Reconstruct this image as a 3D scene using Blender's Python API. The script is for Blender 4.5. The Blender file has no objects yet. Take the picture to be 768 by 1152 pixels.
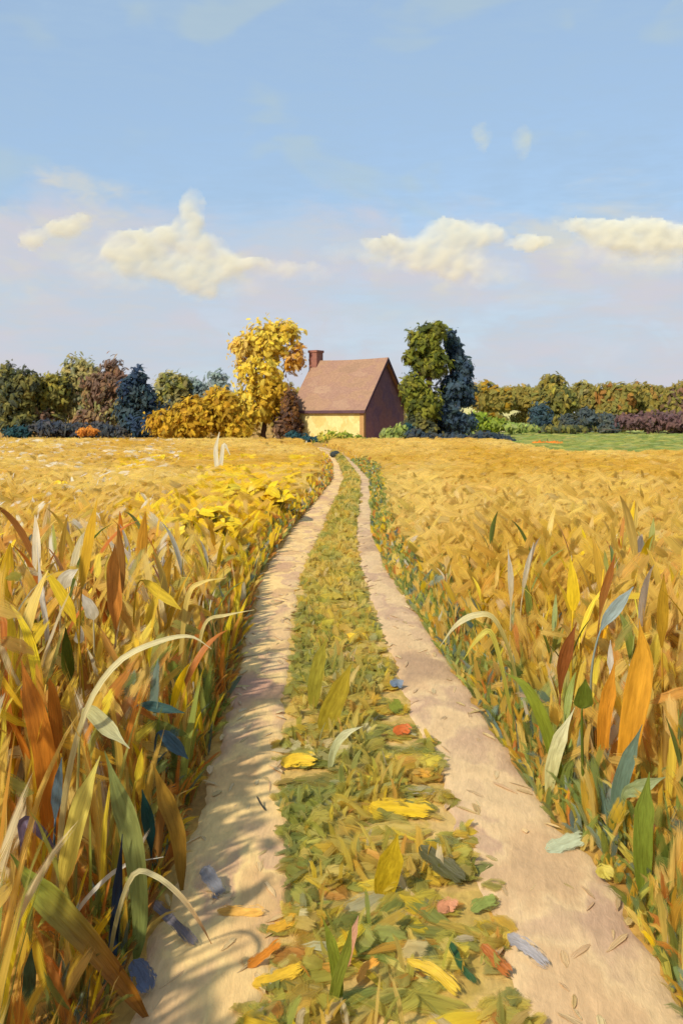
import bpy, math, random
import numpy as np
from mathutils import Vector, noise

# ------------------------------------------------------------------ camera, sky, sun, exposure
scn = bpy.context.scene
COL = scn.collection
F, H, HOR, CX = 1100.0, 2.3, 470.0, 384.0     # focal length in photo pixels, eye height, horizon row, centre column

cam_d = bpy.data.cameras.new('camera')
cam = bpy.data.objects.new('camera', cam_d)
COL.objects.link(cam)
cam.location = (0, 0, H)
cam.rotation_euler = (math.radians(90), 0, 0)
cam_d.sensor_width = 36
cam_d.sensor_height = 36
cam_d.sensor_fit = 'AUTO'
cam_d.lens = F / 1152 * 36
cam_d.shift_y = -(576 - HOR) / 1152
cam_d.clip_start = 0.05
cam_d.clip_end = 9000
scn.camera = cam

SUN_TRAVEL = Vector((0.53, 0.68, -0.72)).normalized()     # the way the light goes: from behind the left shoulder
SUN_ELEV = math.asin(-SUN_TRAVEL.z)
SUN_AZ = math.atan2(-SUN_TRAVEL.x, -SUN_TRAVEL.y)          # bearing of the sun, from +Y towards +X
SUN_STRENGTH, SKY_STRENGTH, EXPO = 3.9, 0.15, 0.30

sd = bpy.data.lights.new('sun', 'SUN')
sd.energy = SUN_STRENGTH
sd.angle = math.radians(2.0)
sd.color = (1.0, 0.94, 0.80)
so = bpy.data.objects.new('sun', sd)
COL.objects.link(so)
so.rotation_euler = SUN_TRAVEL.to_track_quat('-Z', 'Y').to_euler()

w = bpy.data.worlds.new('World')
scn.world = w
w.use_nodes = True
nt = w.node_tree
nt.nodes.clear()
N, L = nt.nodes.new, nt.links.new


def mixc(nt, a, b, f, mode='MIX'):
    n = nt.nodes.new('ShaderNodeMix')
    n.data_type = 'RGBA'
    n.blend_type = mode
    n.clamp_factor = True
    for sock, v in ((n.inputs[6], a), (n.inputs[7], b), (n.inputs[0], f)):
        if hasattr(v, 'is_linked'):
            nt.links.new(v, sock)
        else:
            sock.default_value = v
    return n.outputs[2]


def math_(nt, op, a, b=0.0, c=0.0, clamp=False):
    n = nt.nodes.new('ShaderNodeMath')
    n.operation = op
    n.use_clamp = clamp
    for k, v in enumerate((a, b, c)):
        if hasattr(v, 'is_linked'):
            nt.links.new(v, n.inputs[k])
        else:
            n.inputs[k].default_value = v
    return n.outputs[0]


def maprange(nt, v, a, b, c=0.0, d=1.0, smooth=True):
    n = nt.nodes.new('ShaderNodeMapRange')
    n.interpolation_type = 'SMOOTHSTEP' if smooth else 'LINEAR'
    nt.links.new(v, n.inputs[0])
    for k, x in enumerate((a, b, c, d)):
        n.inputs[k + 1].default_value = x
    return n.outputs[0]


def noise_(nt, vec, scale, detail=4, rough=0.55, dist=0.0):
    n = nt.nodes.new('ShaderNodeTexNoise')
    n.inputs['Scale'].default_value = scale
    n.inputs['Detail'].default_value = detail
    n.inputs['Roughness'].default_value = rough
    n.inputs['Distortion'].default_value = dist
    if vec is not None:
        nt.links.new(vec, n.inputs['Vector'])
    return n.outputs[0]


def mapping(nt, vec, scale=(1, 1, 1), loc=(0, 0, 0), rot=(0, 0, 0)):
    n = nt.nodes.new('ShaderNodeMapping')
    n.inputs['Scale'].default_value = scale
    n.inputs['Location'].default_value = loc
    n.inputs['Rotation'].default_value = rot
    nt.links.new(vec, n.inputs['Vector'])
    return n.outputs[0]


sky = N('ShaderNodeTexSky')
sky.sky_type = 'NISHITA'
sky.sun_disc = False
sky.sun_elevation = SUN_ELEV
sky.sun_rotation = SUN_AZ
sky.air_density = 1.0
sky.dust_density = 0.6
sky.ozone_density = 1.2
tc = N('ShaderNodeTexCoord')
gen = tc.outputs['Generated']
sep = N('ShaderNodeSeparateXYZ')
L(gen, sep.inputs[0])
zz = sep.outputs[2]
K = 1.0 * 2 ** -EXPO / SKY_STRENGTH


def skc(r, g, b):
    return (*[((v / 255 / 12.92) if v / 255 < .04045 else ((v / 255 + .055) / 1.055) ** 2.4) * K for v in (r, g, b)], 1)


wob = noise_(nt, mapping(nt, gen, (5, 5, 11)), 1.0, 5, 0.6, 0.6)
wob2 = noise_(nt, mapping(nt, gen, (9, 9, 16), (3, 1, 7)), 1.0, 4, 0.55, 0.8)
fine = noise_(nt, mapping(nt, gen, (30, 30, 160)), 1.0, 3, 0.6, 0.4)
# thin high veil over the clear blue
veil = math_(nt, 'ADD', math_(nt, 'MULTIPLY', wob2, 0.4), 0.56)
veil = math_(nt, 'ADD', veil, math_(nt, 'MULTIPLY', math_(nt, 'SUBTRACT', fine, 0.5), 0.35), clamp=True)
c = mixc(nt, sky.outputs[0], skc(166, 194, 222), veil)
# faint milky green gold wisps
wisp = maprange(nt, noise_(nt, mapping(nt, gen, (7, 7, 15), (9.3, 2, 4.1)), 1.0, 3, 0.5, 0.5), 0.56, 0.70, 0.0, 0.34)
c = mixc(nt, c, skc(192, 206, 198), wisp)
# pale lilac cloud bank low in the sky, with an uneven upper edge
edge = math_(nt, 'ADD', zz, math_(nt, 'MULTIPLY', math_(nt, 'SUBTRACT', wob, 0.5), 0.17))
bank = maprange(nt, edge, 0.165, 0.225, 1.0, 0.0)
patch = maprange(nt, wob2, 0.34, 0.6, 0.62, 0.98)
c2 = mixc(nt, skc(208, 207, 216), skc(197, 208, 221), maprange(nt, noise_(nt, mapping(nt, gen, (8, 8, 26), (1, 5, 2)), 1.0, 4), 0.35, 0.65))
c2 = mixc(nt, c2, skc(210, 208, 208), maprange(nt, fine, 0.4, 0.75, 0.0, 0.5))
c = mixc(nt, c, c2, math_(nt, 'MULTIPLY', bank, patch, clamp=True))
# cream patches where the bank breaks up
cz = math_(nt, 'MULTIPLY', maprange(nt, edge, 0.10, 0.15), maprange(nt, edge, 0.19, 0.235, 1.0, 0.0))
cp = maprange(nt, noise_(nt, mapping(nt, gen, (9, 9, 20), (2.2, 6, 1.7)), 1.0, 4, 0.55, 0.7), 0.50, 0.66, 0.0, 0.6)
c = mixc(nt, c, skc(222, 218, 200), math_(nt, 'MULTIPLY', cz, cp))
bg = N('ShaderNodeBackground')
bg.inputs['Strength'].default_value = SKY_STRENGTH
L(c, bg.inputs['Color'])
out = N('ShaderNodeOutputWorld')
L(bg.outputs[0], out.inputs[0])

scn.view_settings.view_transform = 'Standard'
scn.view_settings.look = 'None'
scn.view_settings.gamma = 1
scn.view_settings.exposure = EXPO
scn.cycles.max_bounces = 8
scn.cycles.volume_bounces = 3
scn.cycles.transparent_max_bounces = 16

# ------------------------------------------------------------------ helpers
rnd = random.Random(7)
U = rnd.uniform


def lin(v):
    v = v / 255
    return v / 12.92 if v < .04045 else ((v + .055) / 1.055) ** 2.4


KG = 0.74


def C(r, g, b, k=None):
    k = k or KG
    return (lin(r) * k, lin(g) * k, lin(b) * k)


def jit(c, s=0.12):
    f = 1 + U(-s, s)
    return tuple(min(0.9, max(0.004, x * f * (1 + U(-s * .5, s * .5)))) for x in c)


def mixt(a, b, t):
    return tuple(x * (1 - t) + y * t for x, y in zip(a, b))


def P(x, y, D):
    """photo pixel at depth D -> point"""
    return Vector(((x - CX) * D / F, D, H - (y - HOR) * D / F))


def GD(y):
    return F * H / (y - HOR)


def G(x, y, z=0.0):
    """photo pixel -> point of the ground"""
    D = GD(y)
    return Vector(((x - CX) * D / F, D, z))


class MB:
    def __init__(s):
        s.v, s.f, s.c, s.t = [], [], [], []

    def grid(s, rows, cols, tex):
        """rows: list of lists of points (same length)"""
        b = len(s.v)
        n = len(rows[0])
        for i, r in enumerate(rows):
            for j, p in enumerate(r):
                s.v.append(tuple(p))
                s.c.append((*(cols[i] if isinstance(cols, list) else cols), i / (len(rows) - 1)))
                s.t.append((tex[0] + j / (n - 1), tex[1] + i / (len(rows) - 1) * tex[2], tex[0]))
        for i in range(len(rows) - 1):
            for j in range(n - 1):
                a = b + i * n + j
                s.f.append((a, a + 1, a + n + 1, a + n))

    def tube(s, pts, rads, col, k=6):
        rows = []
        pts = [Vector(p) for p in pts]
        for i, p in enumerate(pts):
            t = (pts[min(i + 1, len(pts) - 1)] - pts[max(i - 1, 0)]).normalized()
            a = t.cross(Vector((0.3, 1, 0.1))).normalized()
            if a.length < .1:
                a = Vector((1, 0, 0))
            bb = t.cross(a).normalized()
            rows.append([p + (a * math.cos(q) + bb * math.sin(q)) * rads[i] for q in [2 * math.pi * m / k for m in range(k + 1)]])
        s.grid(rows, col, (U(0, 50), U(0, 50), 2))
        # end cap
        b = len(s.v)
        s.v.append(tuple(pts[-1])); s.c.append(col[-1] if isinstance(col, list) else col); s.t.append((0, 0, 0))
        st = b - (k + 1)
        for m in range(k):
            s.f.append((st + m, st + m + 1, b))

    def ribbon(s, pts, widths, nrm, cols, fold=0.12, across=3):
        """a leaf: centre line pts, half widths, rough normal (vector or list)"""
        rows = []
        n = len(pts)
        for i, p in enumerate(pts):
            t = (pts[min(i + 1, n - 1)] - pts[max(i - 1, 0)])
            if t.length < 1e-6:
                t = Vector((0, 0, 1))
            t.normalize()
            nn = nrm[i] if isinstance(nrm, list) else nrm
            sd_ = t.cross(nn)
            if sd_.length < 1e-4:
                sd_ = t.cross(Vector((0.3, 0.2, 1)))
            sd_.normalize()
            up = sd_.cross(t).normalized()
            r = []
            for j in range(across):
                q = j / (across - 1) * 2 - 1
                r.append(p + sd_ * (q * widths[i]) + up * (abs(q) ** 1.4 * widths[i] * fold))
            rows.append(r)
        s.grid(rows, cols, (U(0, 200), U(0, 200), max(1.0, n / 4)))

    def build(s, name, mat, parent=None, smooth=True):
        me = bpy.data.meshes.new(name)
        me.from_pydata(s.v, [], s.f)
        a = me.attributes.new('Col', 'FLOAT_COLOR', 'POINT')
        a.data.foreach_set('color', np.array([c if len(c) == 4 else (*c, .5) for c in s.c], dtype=np.float32).ravel())
        a = me.attributes.new('st', 'FLOAT_VECTOR', 'POINT')
        a.data.foreach_set('vector', np.array(s.t, dtype=np.float32).ravel())
        if smooth:
            me.polygons.foreach_set('use_smooth', [True] * len(me.polygons))
        me.materials.append(mat)
        me.update()
        o = bpy.data.objects.new(name, me)
        COL.objects.link(o)
        if parent:
            o.parent = parent
        return o

    def shift(s, d):
        s.v = [(x - d[0], y - d[1], z - d[2]) for x, y, z in s.v]
        return s


def tag(o, label=None, cat=None, group=None, kind=None):
    if label:
        o['label'] = label
    if cat:
        o['category'] = cat
    if group:
        o['group'] = group
    if kind:
        o['kind'] = kind
    return o


def empty(name, loc, label, cat, group=None):
    o = bpy.data.objects.new(name, None)
    o.empty_display_size = 0.2
    COL.objects.link(o)
    o.location = loc
    return tag(o, label, cat, group)


def stroke(mb, p, d, n, Ln, W, col, bend=0.15, seg=5, across=3, tip=0.35, fold=0.1):
    """one broad leaf or leaf clump: rounded spatula outline, slightly bent"""
    d = d.normalized()
    n = (n - d * n.dot(d))
    n = n.normalized() if n.length > 1e-4 else Vector((0, 0, 1))
    pts, ws = [], []
    for i in range(seg):
        t = i / (seg - 1)
        pts.append(p + d * (Ln * (t - .5)) - n * (bend * Ln * (t - .5) ** 2 * 2))
        ws.append(W * .5 * max(tip * (0.4 if t in (0, 1) else 1), (1 - abs(2 * t - 1) ** 2.6)) * U(.88, 1.1))
    mb.ribbon(pts, ws, n, col, fold, across)


def blade(mb, p, az, Ln, W, col, lean=0.25, droop=0.5, seg=6, tipcol=None, across=3, fold=0.15, face=None):
    """a leaf that grows from p: rises, leans towards az and droops at its end"""
    hd = Vector((math.cos(az), math.sin(az), 0))
    pts, ws, cols = [], [], []
    q = Vector(p)
    st = Ln / (seg - 1)
    for i in range(seg):
        t = i / (seg - 1)
        pts.append(q.copy())
        ang = lean + droop * t * t * 1.6
        q = q + (hd * math.sin(ang) + Vector((0, 0, 1)) * math.cos(ang)) * st
        ws.append(W * .5 * max(.06, (0.45 + 0.55 * math.sin(min(1, t * 1.7) * math.pi / 2)) * (1 - t ** 2.6)))
        cols.append(mixt(col, tipcol, t) if tipcol else col)
    n = face if face is not None else (Vector((0, 0, 1)) * 0.4 - hd + Vector((U(-.8, .8), U(-.8, .8), 0)))
    mb.ribbon(pts, ws, n, cols, fold, across)


# ------------------------------------------------------------------ materials
def new_mat(name):
    m = bpy.data.materials.new(name)
    m.use_nodes = True
    t = m.node_tree
    t.nodes.clear()
    return m, t


def leaf_mat(name, rough=0.5, transl=0.3, bump=0.35, dist=0.006, streak=(0.72, 1.22), sc=(9, 1.3), fray=0.0, solid=1.0):
    """leaves with a colour of their own per leaf, streaked along their length"""
    m, t = new_mat(name)
    at = t.nodes.new('ShaderNodeAttribute'); at.attribute_name = 'Col'
    st = t.nodes.new('ShaderNodeAttribute'); st.attribute_name = 'st'
    oi = t.nodes.new('ShaderNodeObjectInfo')
    c = mixc(t, at.outputs['Color'], oi.outputs['Color'], 1.0, 'MULTIPLY')
    n1 = noise_(t, mapping(t, st.outputs['Vector'], (sc[0], sc[1], 1)), 1.0, 3, 0.6, 0.3)
    n2 = noise_(t, mapping(t, st.outputs['Vector'], (1.6, 1.2, 1), (5, 9, 0)), 1.0, 3, 0.6, 0.6)
    mul = maprange(t, n1, 0.3, 0.7, streak[0], streak[1], False)
    mul2 = maprange(t, n2, 0.3, 0.7, 0.86, 1.12, False)
    mm = math_(t, 'MULTIPLY', mul, mul2)
    cb = t.nodes.new('ShaderNodeCombineXYZ')
    for k, e in enumerate((0.92, 1.0, 1.15)):
        t.links.new(math_(t, 'POWER', mm, e), cb.inputs[k])
    c = mixc(t, c, cb.outputs[0], 1.0, 'MULTIPLY')
    pr = t.nodes.new('ShaderNodeBsdfPrincipled')
    t.links.new(c, pr.inputs['Base Color'])
    pr.inputs['Roughness'].default_value = rough
    pr.inputs['Specular IOR Level'].default_value = 0.32
    bp = t.nodes.new('ShaderNodeBump')
    bp.inputs['Strength'].default_value = bump
    bp.inputs['Distance'].default_value = dist
    t.links.new(n1, bp.inputs['Height'])
    t.links.new(bp.outputs[0], pr.inputs['Normal'])
    o = t.nodes.new('ShaderNodeOutputMaterial')
    if transl > 0:
        tr = t.nodes.new('ShaderNodeBsdfTranslucent')
        t.links.new(c, tr.inputs['Color'])
        mx = t.nodes.new('ShaderNodeMixShader')
        mx.inputs[0].default_value = transl
        t.links.new(pr.outputs[0], mx.inputs[1])
        t.links.new(tr.outputs[0], mx.inputs[2])
        sh = mx.outputs[0]
    else:
        sh = pr.outputs[0]
    if fray > 0:       # ragged, fibrous edges and tips
        sx = t.nodes.new('ShaderNodeSeparateXYZ')
        t.links.new(st.outputs['Vector'], sx.inputs[0])
        u = math_(t, 'SUBTRACT', sx.outputs[0], sx.outputs[2])
        eu = math_(t, 'MULTIPLY', math_(t, 'MINIMUM', u, math_(t, 'SUBTRACT', 1.0, u)), 2.0)
        v_ = at.outputs['Alpha']
        ev = math_(t, 'MULTIPLY', math_(t, 'MINIMUM', math_(t, 'ADD', v_, .12), math_(t, 'SUBTRACT', 1.0, v_)), 3.0)
        e_ = math_(t, 'MINIMUM', eu, ev)
        n3 = noise_(t, mapping(t, st.outputs['Vector'], (sc[0] * 1.1, sc[1] * 1.2, 1), (3, 3, 0)), 1.0, 3, 0.65, 0.2)
        e_ = math_(t, 'ADD', e_, math_(t, 'MULTIPLY', math_(t, 'SUBTRACT', n3, .5), 1.7))
        al = maprange(t, e_, .18 * fray, .55 * fray, 0.0, solid)
        tp = t.nodes.new('ShaderNodeBsdfTransparent')
        m2 = t.nodes.new('ShaderNodeMixShader')
        t.links.new(al, m2.inputs[0])
        t.links.new(tp.outputs[0], m2.inputs[1])
        t.links.new(sh, m2.inputs[2])
        sh = m2.outputs[0]
    t.links.new(sh, o.inputs[0])
    return m


def dab_mat(name, cols, scale=(1, 1, 1), cell=3.0, bump=0.5, dist=0.02, rough=0.85, fine=30.0, rot=0.0, vary=0.25, warp=.9):
    """ground or wall colour laid in irregular patches of several earth colours, with streaks"""
    m, t = new_mat(name)
    tcn = t.nodes.new('ShaderNodeTexCoord')
    v = mapping(t, tcn.outputs['Object'], scale, (0, 0, 0), (0, 0, rot))
    wn = t.nodes.new('ShaderNodeTexNoise')
    wn.inputs['Scale'].default_value = cell * 1.3
    wn.inputs['Detail'].default_value = 5
    t.links.new(v, wn.inputs['Vector'])
    wv = t.nodes.new('ShaderNodeVectorMath'); wv.operation = 'MULTIPLY_ADD'
    t.links.new(wn.outputs[1], wv.inputs[0])
    wv.inputs[1].default_value = (warp / cell,) * 3
    t.links.new(v, wv.inputs[2])
    vo = t.nodes.new('ShaderNodeTexVoronoi')
    vo.inputs['Scale'].default_value = cell
    vo.feature = 'SMOOTH_F1'
    vo.inputs['Smoothness'].default_value = 0.6
    t.links.new(wv.outputs[0], vo.inputs['Vector'])
    sp = t.nodes.new('ShaderNodeSeparateColor')
    t.links.new(vo.outputs['Color'], sp.inputs[0])
    rp = t.nodes.new('ShaderNodeValToRGB')
    el = rp.color_ramp.elements
    while len(el) < len(cols):
        el.new(0.5)
    for k, cc in enumerate(cols):
        el[k].position = 0.15 + 0.7 * k / max(1, len(cols) - 1)
        el[k].color = (*cc, 1)
    big = noise_(t, v, cell * .35, 3, 0.5, 0.3)
    fac = math_(t, 'ADD', math_(t, 'MULTIPLY', sp.outputs[0], 0.55), math_(t, 'MULTIPLY', big, 0.5))
    fac = math_(t, 'SUBTRACT', fac, 0.03)
    t.links.new(fac, rp.inputs[0])
    fn = noise_(t, mapping(t, v, (1, .5, 1)), fine, 4, 0.65, 0.4)
    c = mixc(t, rp.outputs[0], rp.outputs[0], 0.0)
    mulv = maprange(t, fn, 0.3, 0.7, 1 - vary, 1 + vary, False)
    cb = t.nodes.new('ShaderNodeCombineXYZ')
    for k in range(3):
        t.links.new(mulv, cb.inputs[k])
    c = mixc(t, c, cb.outputs[0], 1.0, 'MULTIPLY')
    pr = t.nodes.new('ShaderNodeBsdfPrincipled')
    t.links.new(c, pr.inputs['Base Color'])
    pr.inputs['Roughness'].default_value = rough
    pr.inputs['Specular IOR Level'].default_value = 0.2
    h = math_(t, 'ADD', math_(t, 'MULTIPLY', fn, 0.6), math_(t, 'MULTIPLY', vo.outputs['Distance'], 0.7))
    bp = t.nodes.new('ShaderNodeBump')
    bp.inputs['Strength'].default_value = bump
    bp.inputs['Distance'].default_value = dist
    t.links.new(h, bp.inputs['Height'])
    t.links.new(bp.outputs[0], pr.inputs['Normal'])
    o = t.nodes.new('ShaderNodeOutputMaterial')
    t.links.new(pr.outputs[0], o.inputs[0])
    return m


M_LEAF = leaf_mat('leaf', transl=.36, streak=(.8, 1.18))
M_GRASS = leaf_mat('grass', rough=.6, transl=.48, bump=.6, dist=.012, streak=(.82, 1.2), sc=(6, .8), fray=1.25, solid=.88)
M_DAB = leaf_mat('dry_leaf', rough=.5, transl=.2, bump=.8, dist=.008, streak=(.78, 1.2), sc=(6, .9), fray=.9)
M_THICK = leaf_mat('broad_leaf', rough=0.42, transl=0.34, bump=0.7, dist=0.008, streak=(0.72, 1.2), sc=(7, 1.0))
M_CROWN = leaf_mat('crown_foliage', rough=0.75, transl=0.32, bump=0.7, dist=0.08, streak=(0.7, 1.28), sc=(5, .9), fray=1.25, solid=.93)
M_BARK = leaf_mat('bark', rough=0.85, transl=0, bump=0.8, dist=0.05, sc=(6, 1.0))
KG = .98
M_SOIL = dab_mat('field_soil', [C(150, 108, 50), C(190, 142, 62), C(166, 126, 60), C(206, 160, 78)], cell=2.2, fine=22)
KG = 1.0
M_RUT_L = dab_mat('pale_earth', [C(184, 140, 112), C(210, 168, 112), C(230, 192, 126), C(200, 158, 118), C(234, 202, 140)], (1.2, .6, 1), 2.6, 0.55, 0.02, fine=26, vary=0.12, warp=1.4)
M_RUT_R = dab_mat('pink_earth', [C(172, 138, 104), C(200, 163, 118), C(212, 178, 130), C(184, 148, 116), C(218, 184, 136)], (1.2, .6, 1), 2.4, 0.55, 0.02, fine=26, rot=0.35, vary=0.12, warp=1.4)
KG = 1.05
M_STRIP = dab_mat('strip_soil', [C(160, 132, 76), C(188, 152, 84), C(176, 146, 70), C(196, 160, 98), C(166, 142, 66)], cell=3.0, fine=20)
M_MEADOW = dab_mat('meadow_turf', [C(142, 152, 68), C(168, 170, 84), C(150, 160, 92), C(186, 178, 96)], (.16, .5, 1), 1.0, 0.5, 0.1, fine=6)
M_HILL = dab_mat('stubble_slope', [C(178, 166, 104), C(196, 182, 120), C(164, 158, 86)], (.2, .6, .6), 1.0, 0.4, 0.1, fine=5)

# ------------------------------------------------------------------ ground and track
LEFT = [(1152, 138, 292), (1000, 192, 334), (900, 226, 323), (800, 258, 320), (700, 281, 329), (650, 293, 338), (600, 325, 361),
        (560, 358, 379), (540, 374, 388), (525, 373, 385), (515, 371, 380), (508, 362, 369), (503, 346, 352)]
RIGHT = [(1152, 585, 778), (1000, 535, 692), (900, 500, 607), (800, 461, 541), (700, 425, 476), (650, 408, 441), (600, 400, 421),
         (560, 404, 419), (540, 403, 417), (525, 392, 404), (515, 383, 392), (508, 373, 380), (503, 356, 362)]


def edges(tab):
    D = np.array([GD(y) for y, a, b in tab])
    A = np.array([(a - CX) for y, a, b in tab]) * D / F
    B = np.array([(b - CX) for y, a, b in tab]) * D / F
    D = np.concatenate(([-8.0, 1.0], D)); A = np.concatenate(([A[0] - .1, A[0]], A)); B = np.concatenate(([B[0] - .1, B[0]], B))
    return D, A, B


LD, LA, LB = edges(LEFT)
RD, RA, RB = edges(RIGHT)
la = lambda d: float(np.interp(d, LD, LA))
lb = lambda d: float(np.interp(d, LD, LB))
ra = lambda d: float(np.interp(d, RD, RA))
rb = lambda d: float(np.interp(d, RD, RB))


def nz(x, y, s=1.0, o=0.0):
    return noise.noise(Vector((x * s + o, y * s - o, o * .37)))


def sheet(name, mat, x0, x1, y0, y1, nx, ny, zf, label=None, spread=None):
    mb = MB()
    rows = []
    for j in range(ny + 1):
        y = y0 + (y1 - y0) * (j / ny) ** (spread or 1)
        rows.append([Vector((x0 + (x1 - x0) * i / nx, y, zf(x0 + (x1 - x0) * i / nx, y))) for i in range(nx + 1)])
    mb.grid(rows, (1, 1, 1), (0, 0, 1))
    o = mb.build(name, mat)
    return tag(o, label, kind='structure')


# ground: a single large sheet, coarse far away
mb = MB()
xs = [-4000, -1500, -600, -250, -120, -60, -30, -15, -8, -4, -2, 0, 2, 4, 8, 15, 30, 60, 120, 250, 600, 1500, 4000]
ys = [-300, -60, -10, 0, 3, 6, 10, 15, 25, 40, 60, 90, 140, 220, 400, 900, 2000, 5000]
mb.grid([[Vector((x, y, 0)) for x in xs] for y in ys], (1, 1, 1), (0, 0, 1))
tag(mb.build('ground', M_SOIL), 'ochre field soil under the crops', kind='structure')


def strip_mesh(name, fa, fb, mat, z, d0, d1, jag, n, label, dip=0.02, seed=1.0):
    mb = MB()
    rows = []
    d = d0
    while d < d1:
        a = fa(d) + jag * (nz(d, seed, 3.1, seed) + .5 * nz(d, seed, 9.0, seed + 3)) * (1 + d * .02)
        b = fb(d) + jag * (nz(d, seed + 9, 3.3, seed) + .5 * nz(d, seed, 8.0, seed + 5)) * (1 + d * .02)
        r = []
        for i in range(n + 1):
            t = i / n
            x = a + (b - a) * t
            zz_ = z + dip * (-math.sin(t * math.pi) * .0 + .35 * (nz(x, d, 3.0, seed) + .6 * nz(x, d, 8.0, seed)) + .35) * math.sin(t * math.pi)
            r.append(Vector((x, d, -.004 if i in (0, n) else max(z * .6, zz_))))
        rows.append(r)
        d += max(.04, d * .008)
    mb.grid(rows, (1, 1, 1), (0, 0, 1))
    return tag(mb.build(name, mat), label, kind='structure')


strip_mesh('grass_strip', lambda d: lb(d) - .1, lambda d: ra(d) + .1, M_STRIP, .004, -8, 74, .02, 8, 'grassy middle strip between the two wheel ruts', 0.0, 2.2)
strip_mesh('dirt_track', la, lb, M_RUT_L, .012, -8, 76, .05, 14, 'left wheel rut of bare cream earth, partly shaded', .03, 4.4)
strip_mesh('dirt_track', ra, rb, M_RUT_R, .012, -8, 76, .05, 14, 'right wheel rut of bare pinkish earth, sunlit', .03, 7.7)
# green meadow beyond the field on the right, and a slope behind it
mb = MB()
rows = []
for y in np.linspace(52, 175, 26):
    x0 = 11.0 + (y - 52) * .05 + 1.5 * nz(y, 3, .2)
    rows.append([Vector((x0 + (150 - x0) * (i / 20) ** 1.3, y + 2.5 * nz(i, y, .5), .012 + .0003 * (y - 52))) for i in range(21)])
mb.grid(rows, (1, 1, 1), (0, 0, 1))
tag(mb.build('meadow', M_MEADOW), 'green meadow strip beyond the right field', kind='structure')
sheet('hillside', M_HILL, 18, 60, 150, 215, 20, 10, lambda x, y: -.3 + 5.4 * math.exp(-((x - 31) / 13) ** 2) * min(1, max(0, (y - 150) / 45)), 'pale stubble slope rising behind the tall tree')

# ------------------------------------------------------------------ clouds
def cloud_mat(name='cloud', col=(1.0, .98, .82, 1)):
    m, t = new_mat(name)
    pv = t.nodes.new('ShaderNodeVolumePrincipled')
    pv.inputs['Color'].default_value = col
    pv.inputs['Density'].default_value = .042
    pv.inputs['Anisotropy'].default_value = -.35
    o = t.nodes.new('ShaderNodeOutputMaterial')
    t.links.new(pv.outputs[0], o.inputs['Volume'])
    return m


M_CLOUD = cloud_mat()
M_FLECK = cloud_mat('thin_cloud', (1.0, .96, .48, 1))


def cloud(label, D, blobs, mat=None):
    """a lumpy closed body grown round overlapping puffs (x, y, half width, half height in photo pixels)"""
    s = D / F
    x0 = min(b[0] - b[2] for b in blobs) - 14; x1 = max(b[0] + b[2] for b in blobs) + 14
    y0 = min(b[1] - b[3] for b in blobs) - 14; y1 = max(b[1] + b[3] for b in blobs) + 14
    step = 2.5
    nx, ny = int((x1 - x0) / step) + 1, int((y1 - y0) / step) + 1
    cx, cy = (x0 + x1) / 2, (y0 + y1) / 2
    base = P(cx, cy, D)

    def dens(x, y):
        wx = x + 7 * nz(x, y, .045, D * .01) + 3 * nz(x, y, .13, 4)
        wy = y + 6 * nz(x, y, .05, D * .01 + 9) + 3 * nz(x, y, .14, 8)
        d = 0
        for bx, by, rx, ry, *wt in blobs:
            q = ((wx - bx) / rx) ** 2 + ((wy - by) / ry) ** 2
            d += max(0, 1 - q / 2.3) ** 1.3 * (wt[0] if wt else 1)
        return d
    mb = MB()
    grid = {}
    for side in (-1, 1):
        for j in range(ny):
            for i in range(nx):
                x, y = x0 + i * step, y0 + j * step
                d = dens(x, y)
                if d <= .02:
                    continue
                th = 12 * s * min(1, max(0, d - .04)) ** 1.2 * (1 + .6 * nz(x, y, .06, 2) + .5 * nz(x * .7 + y * .5, y, .15, 6)) * (1 if side < 0 else .5)
                p = P(x, y, D) - base
                p.y += side * th
                grid[(side, i, j)] = len(mb.v)
                mb.v.append(tuple(p)); mb.c.append((min(1, d),) * 3); mb.t.append((0, 0, 0))
        for j in range(ny - 1):
            for i in range(nx - 1):
                q = [(side, i, j), (side, i + 1, j), (side, i + 1, j + 1), (side, i, j + 1)]
                if all(k in grid for k in q):
                    f = [grid[k] for k in q]
                    mb.f.append(tuple(f if side > 0 else f[::-1]))
    o = mb.build('cloud', mat or M_CLOUD)
    o.location = base
    return tag(o, label, 'cloud')


cloud('large cream cloud with an upright puff, left half of the sky', 1500,
      [(138, 274, 20, 13), (152, 284, 28, 16), (178, 272, 26, 16), (204, 282, 32, 24), (226, 292, 26, 22), (216, 240, 11, 20), (212, 260, 18, 16), (246, 296, 26, 12), (278, 296, 24, 6), (312, 300, 40, 7, .4), (340, 306, 40, 9, .25), (150, 308, 60, 16, .3), (110, 290, 40, 14, .25), (250, 318, 40, 16, .3),
       (222, 318, 18, 16), (210, 306, 26, 16), (236, 308, 20, 14), (165, 300, 26, 12)])
cloud('small slanting cream cloud at the far left edge of the sky', 1350, [(80, 253, 20, 9), (64, 260, 16, 8), (38, 267, 12, 9), (92, 246, 10, 6), (32, 276, 8, 6)])
cloud('bright cream cloud above and right of the tall green tree', 1420,
      [(524, 262, 32, 12), (506, 276, 32, 16), (548, 264, 20, 9), (490, 292, 34, 14), (510, 300, 26, 10), (448, 276, 26, 8), (424, 272, 14, 5), (500, 254, 18, 8), (466, 286, 22, 10), (440, 292, 30, 10, .4), (530, 306, 50, 14, .3), (400, 284, 40, 10, .25)])
cloud('thin wide cream cloud at the right edge of the sky', 1600, [(660, 254, 28, 8), (690, 260, 36, 11), (730, 258, 40, 10), (765, 268, 36, 14), (716, 272, 40, 9), (690, 284, 60, 14, .3), (750, 292, 50, 14, .3)])
cloud('faint little cloud wisp between the two right hand clouds', 1550, [(586, 274, 16, 7), (606, 270, 14, 6)])
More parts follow.
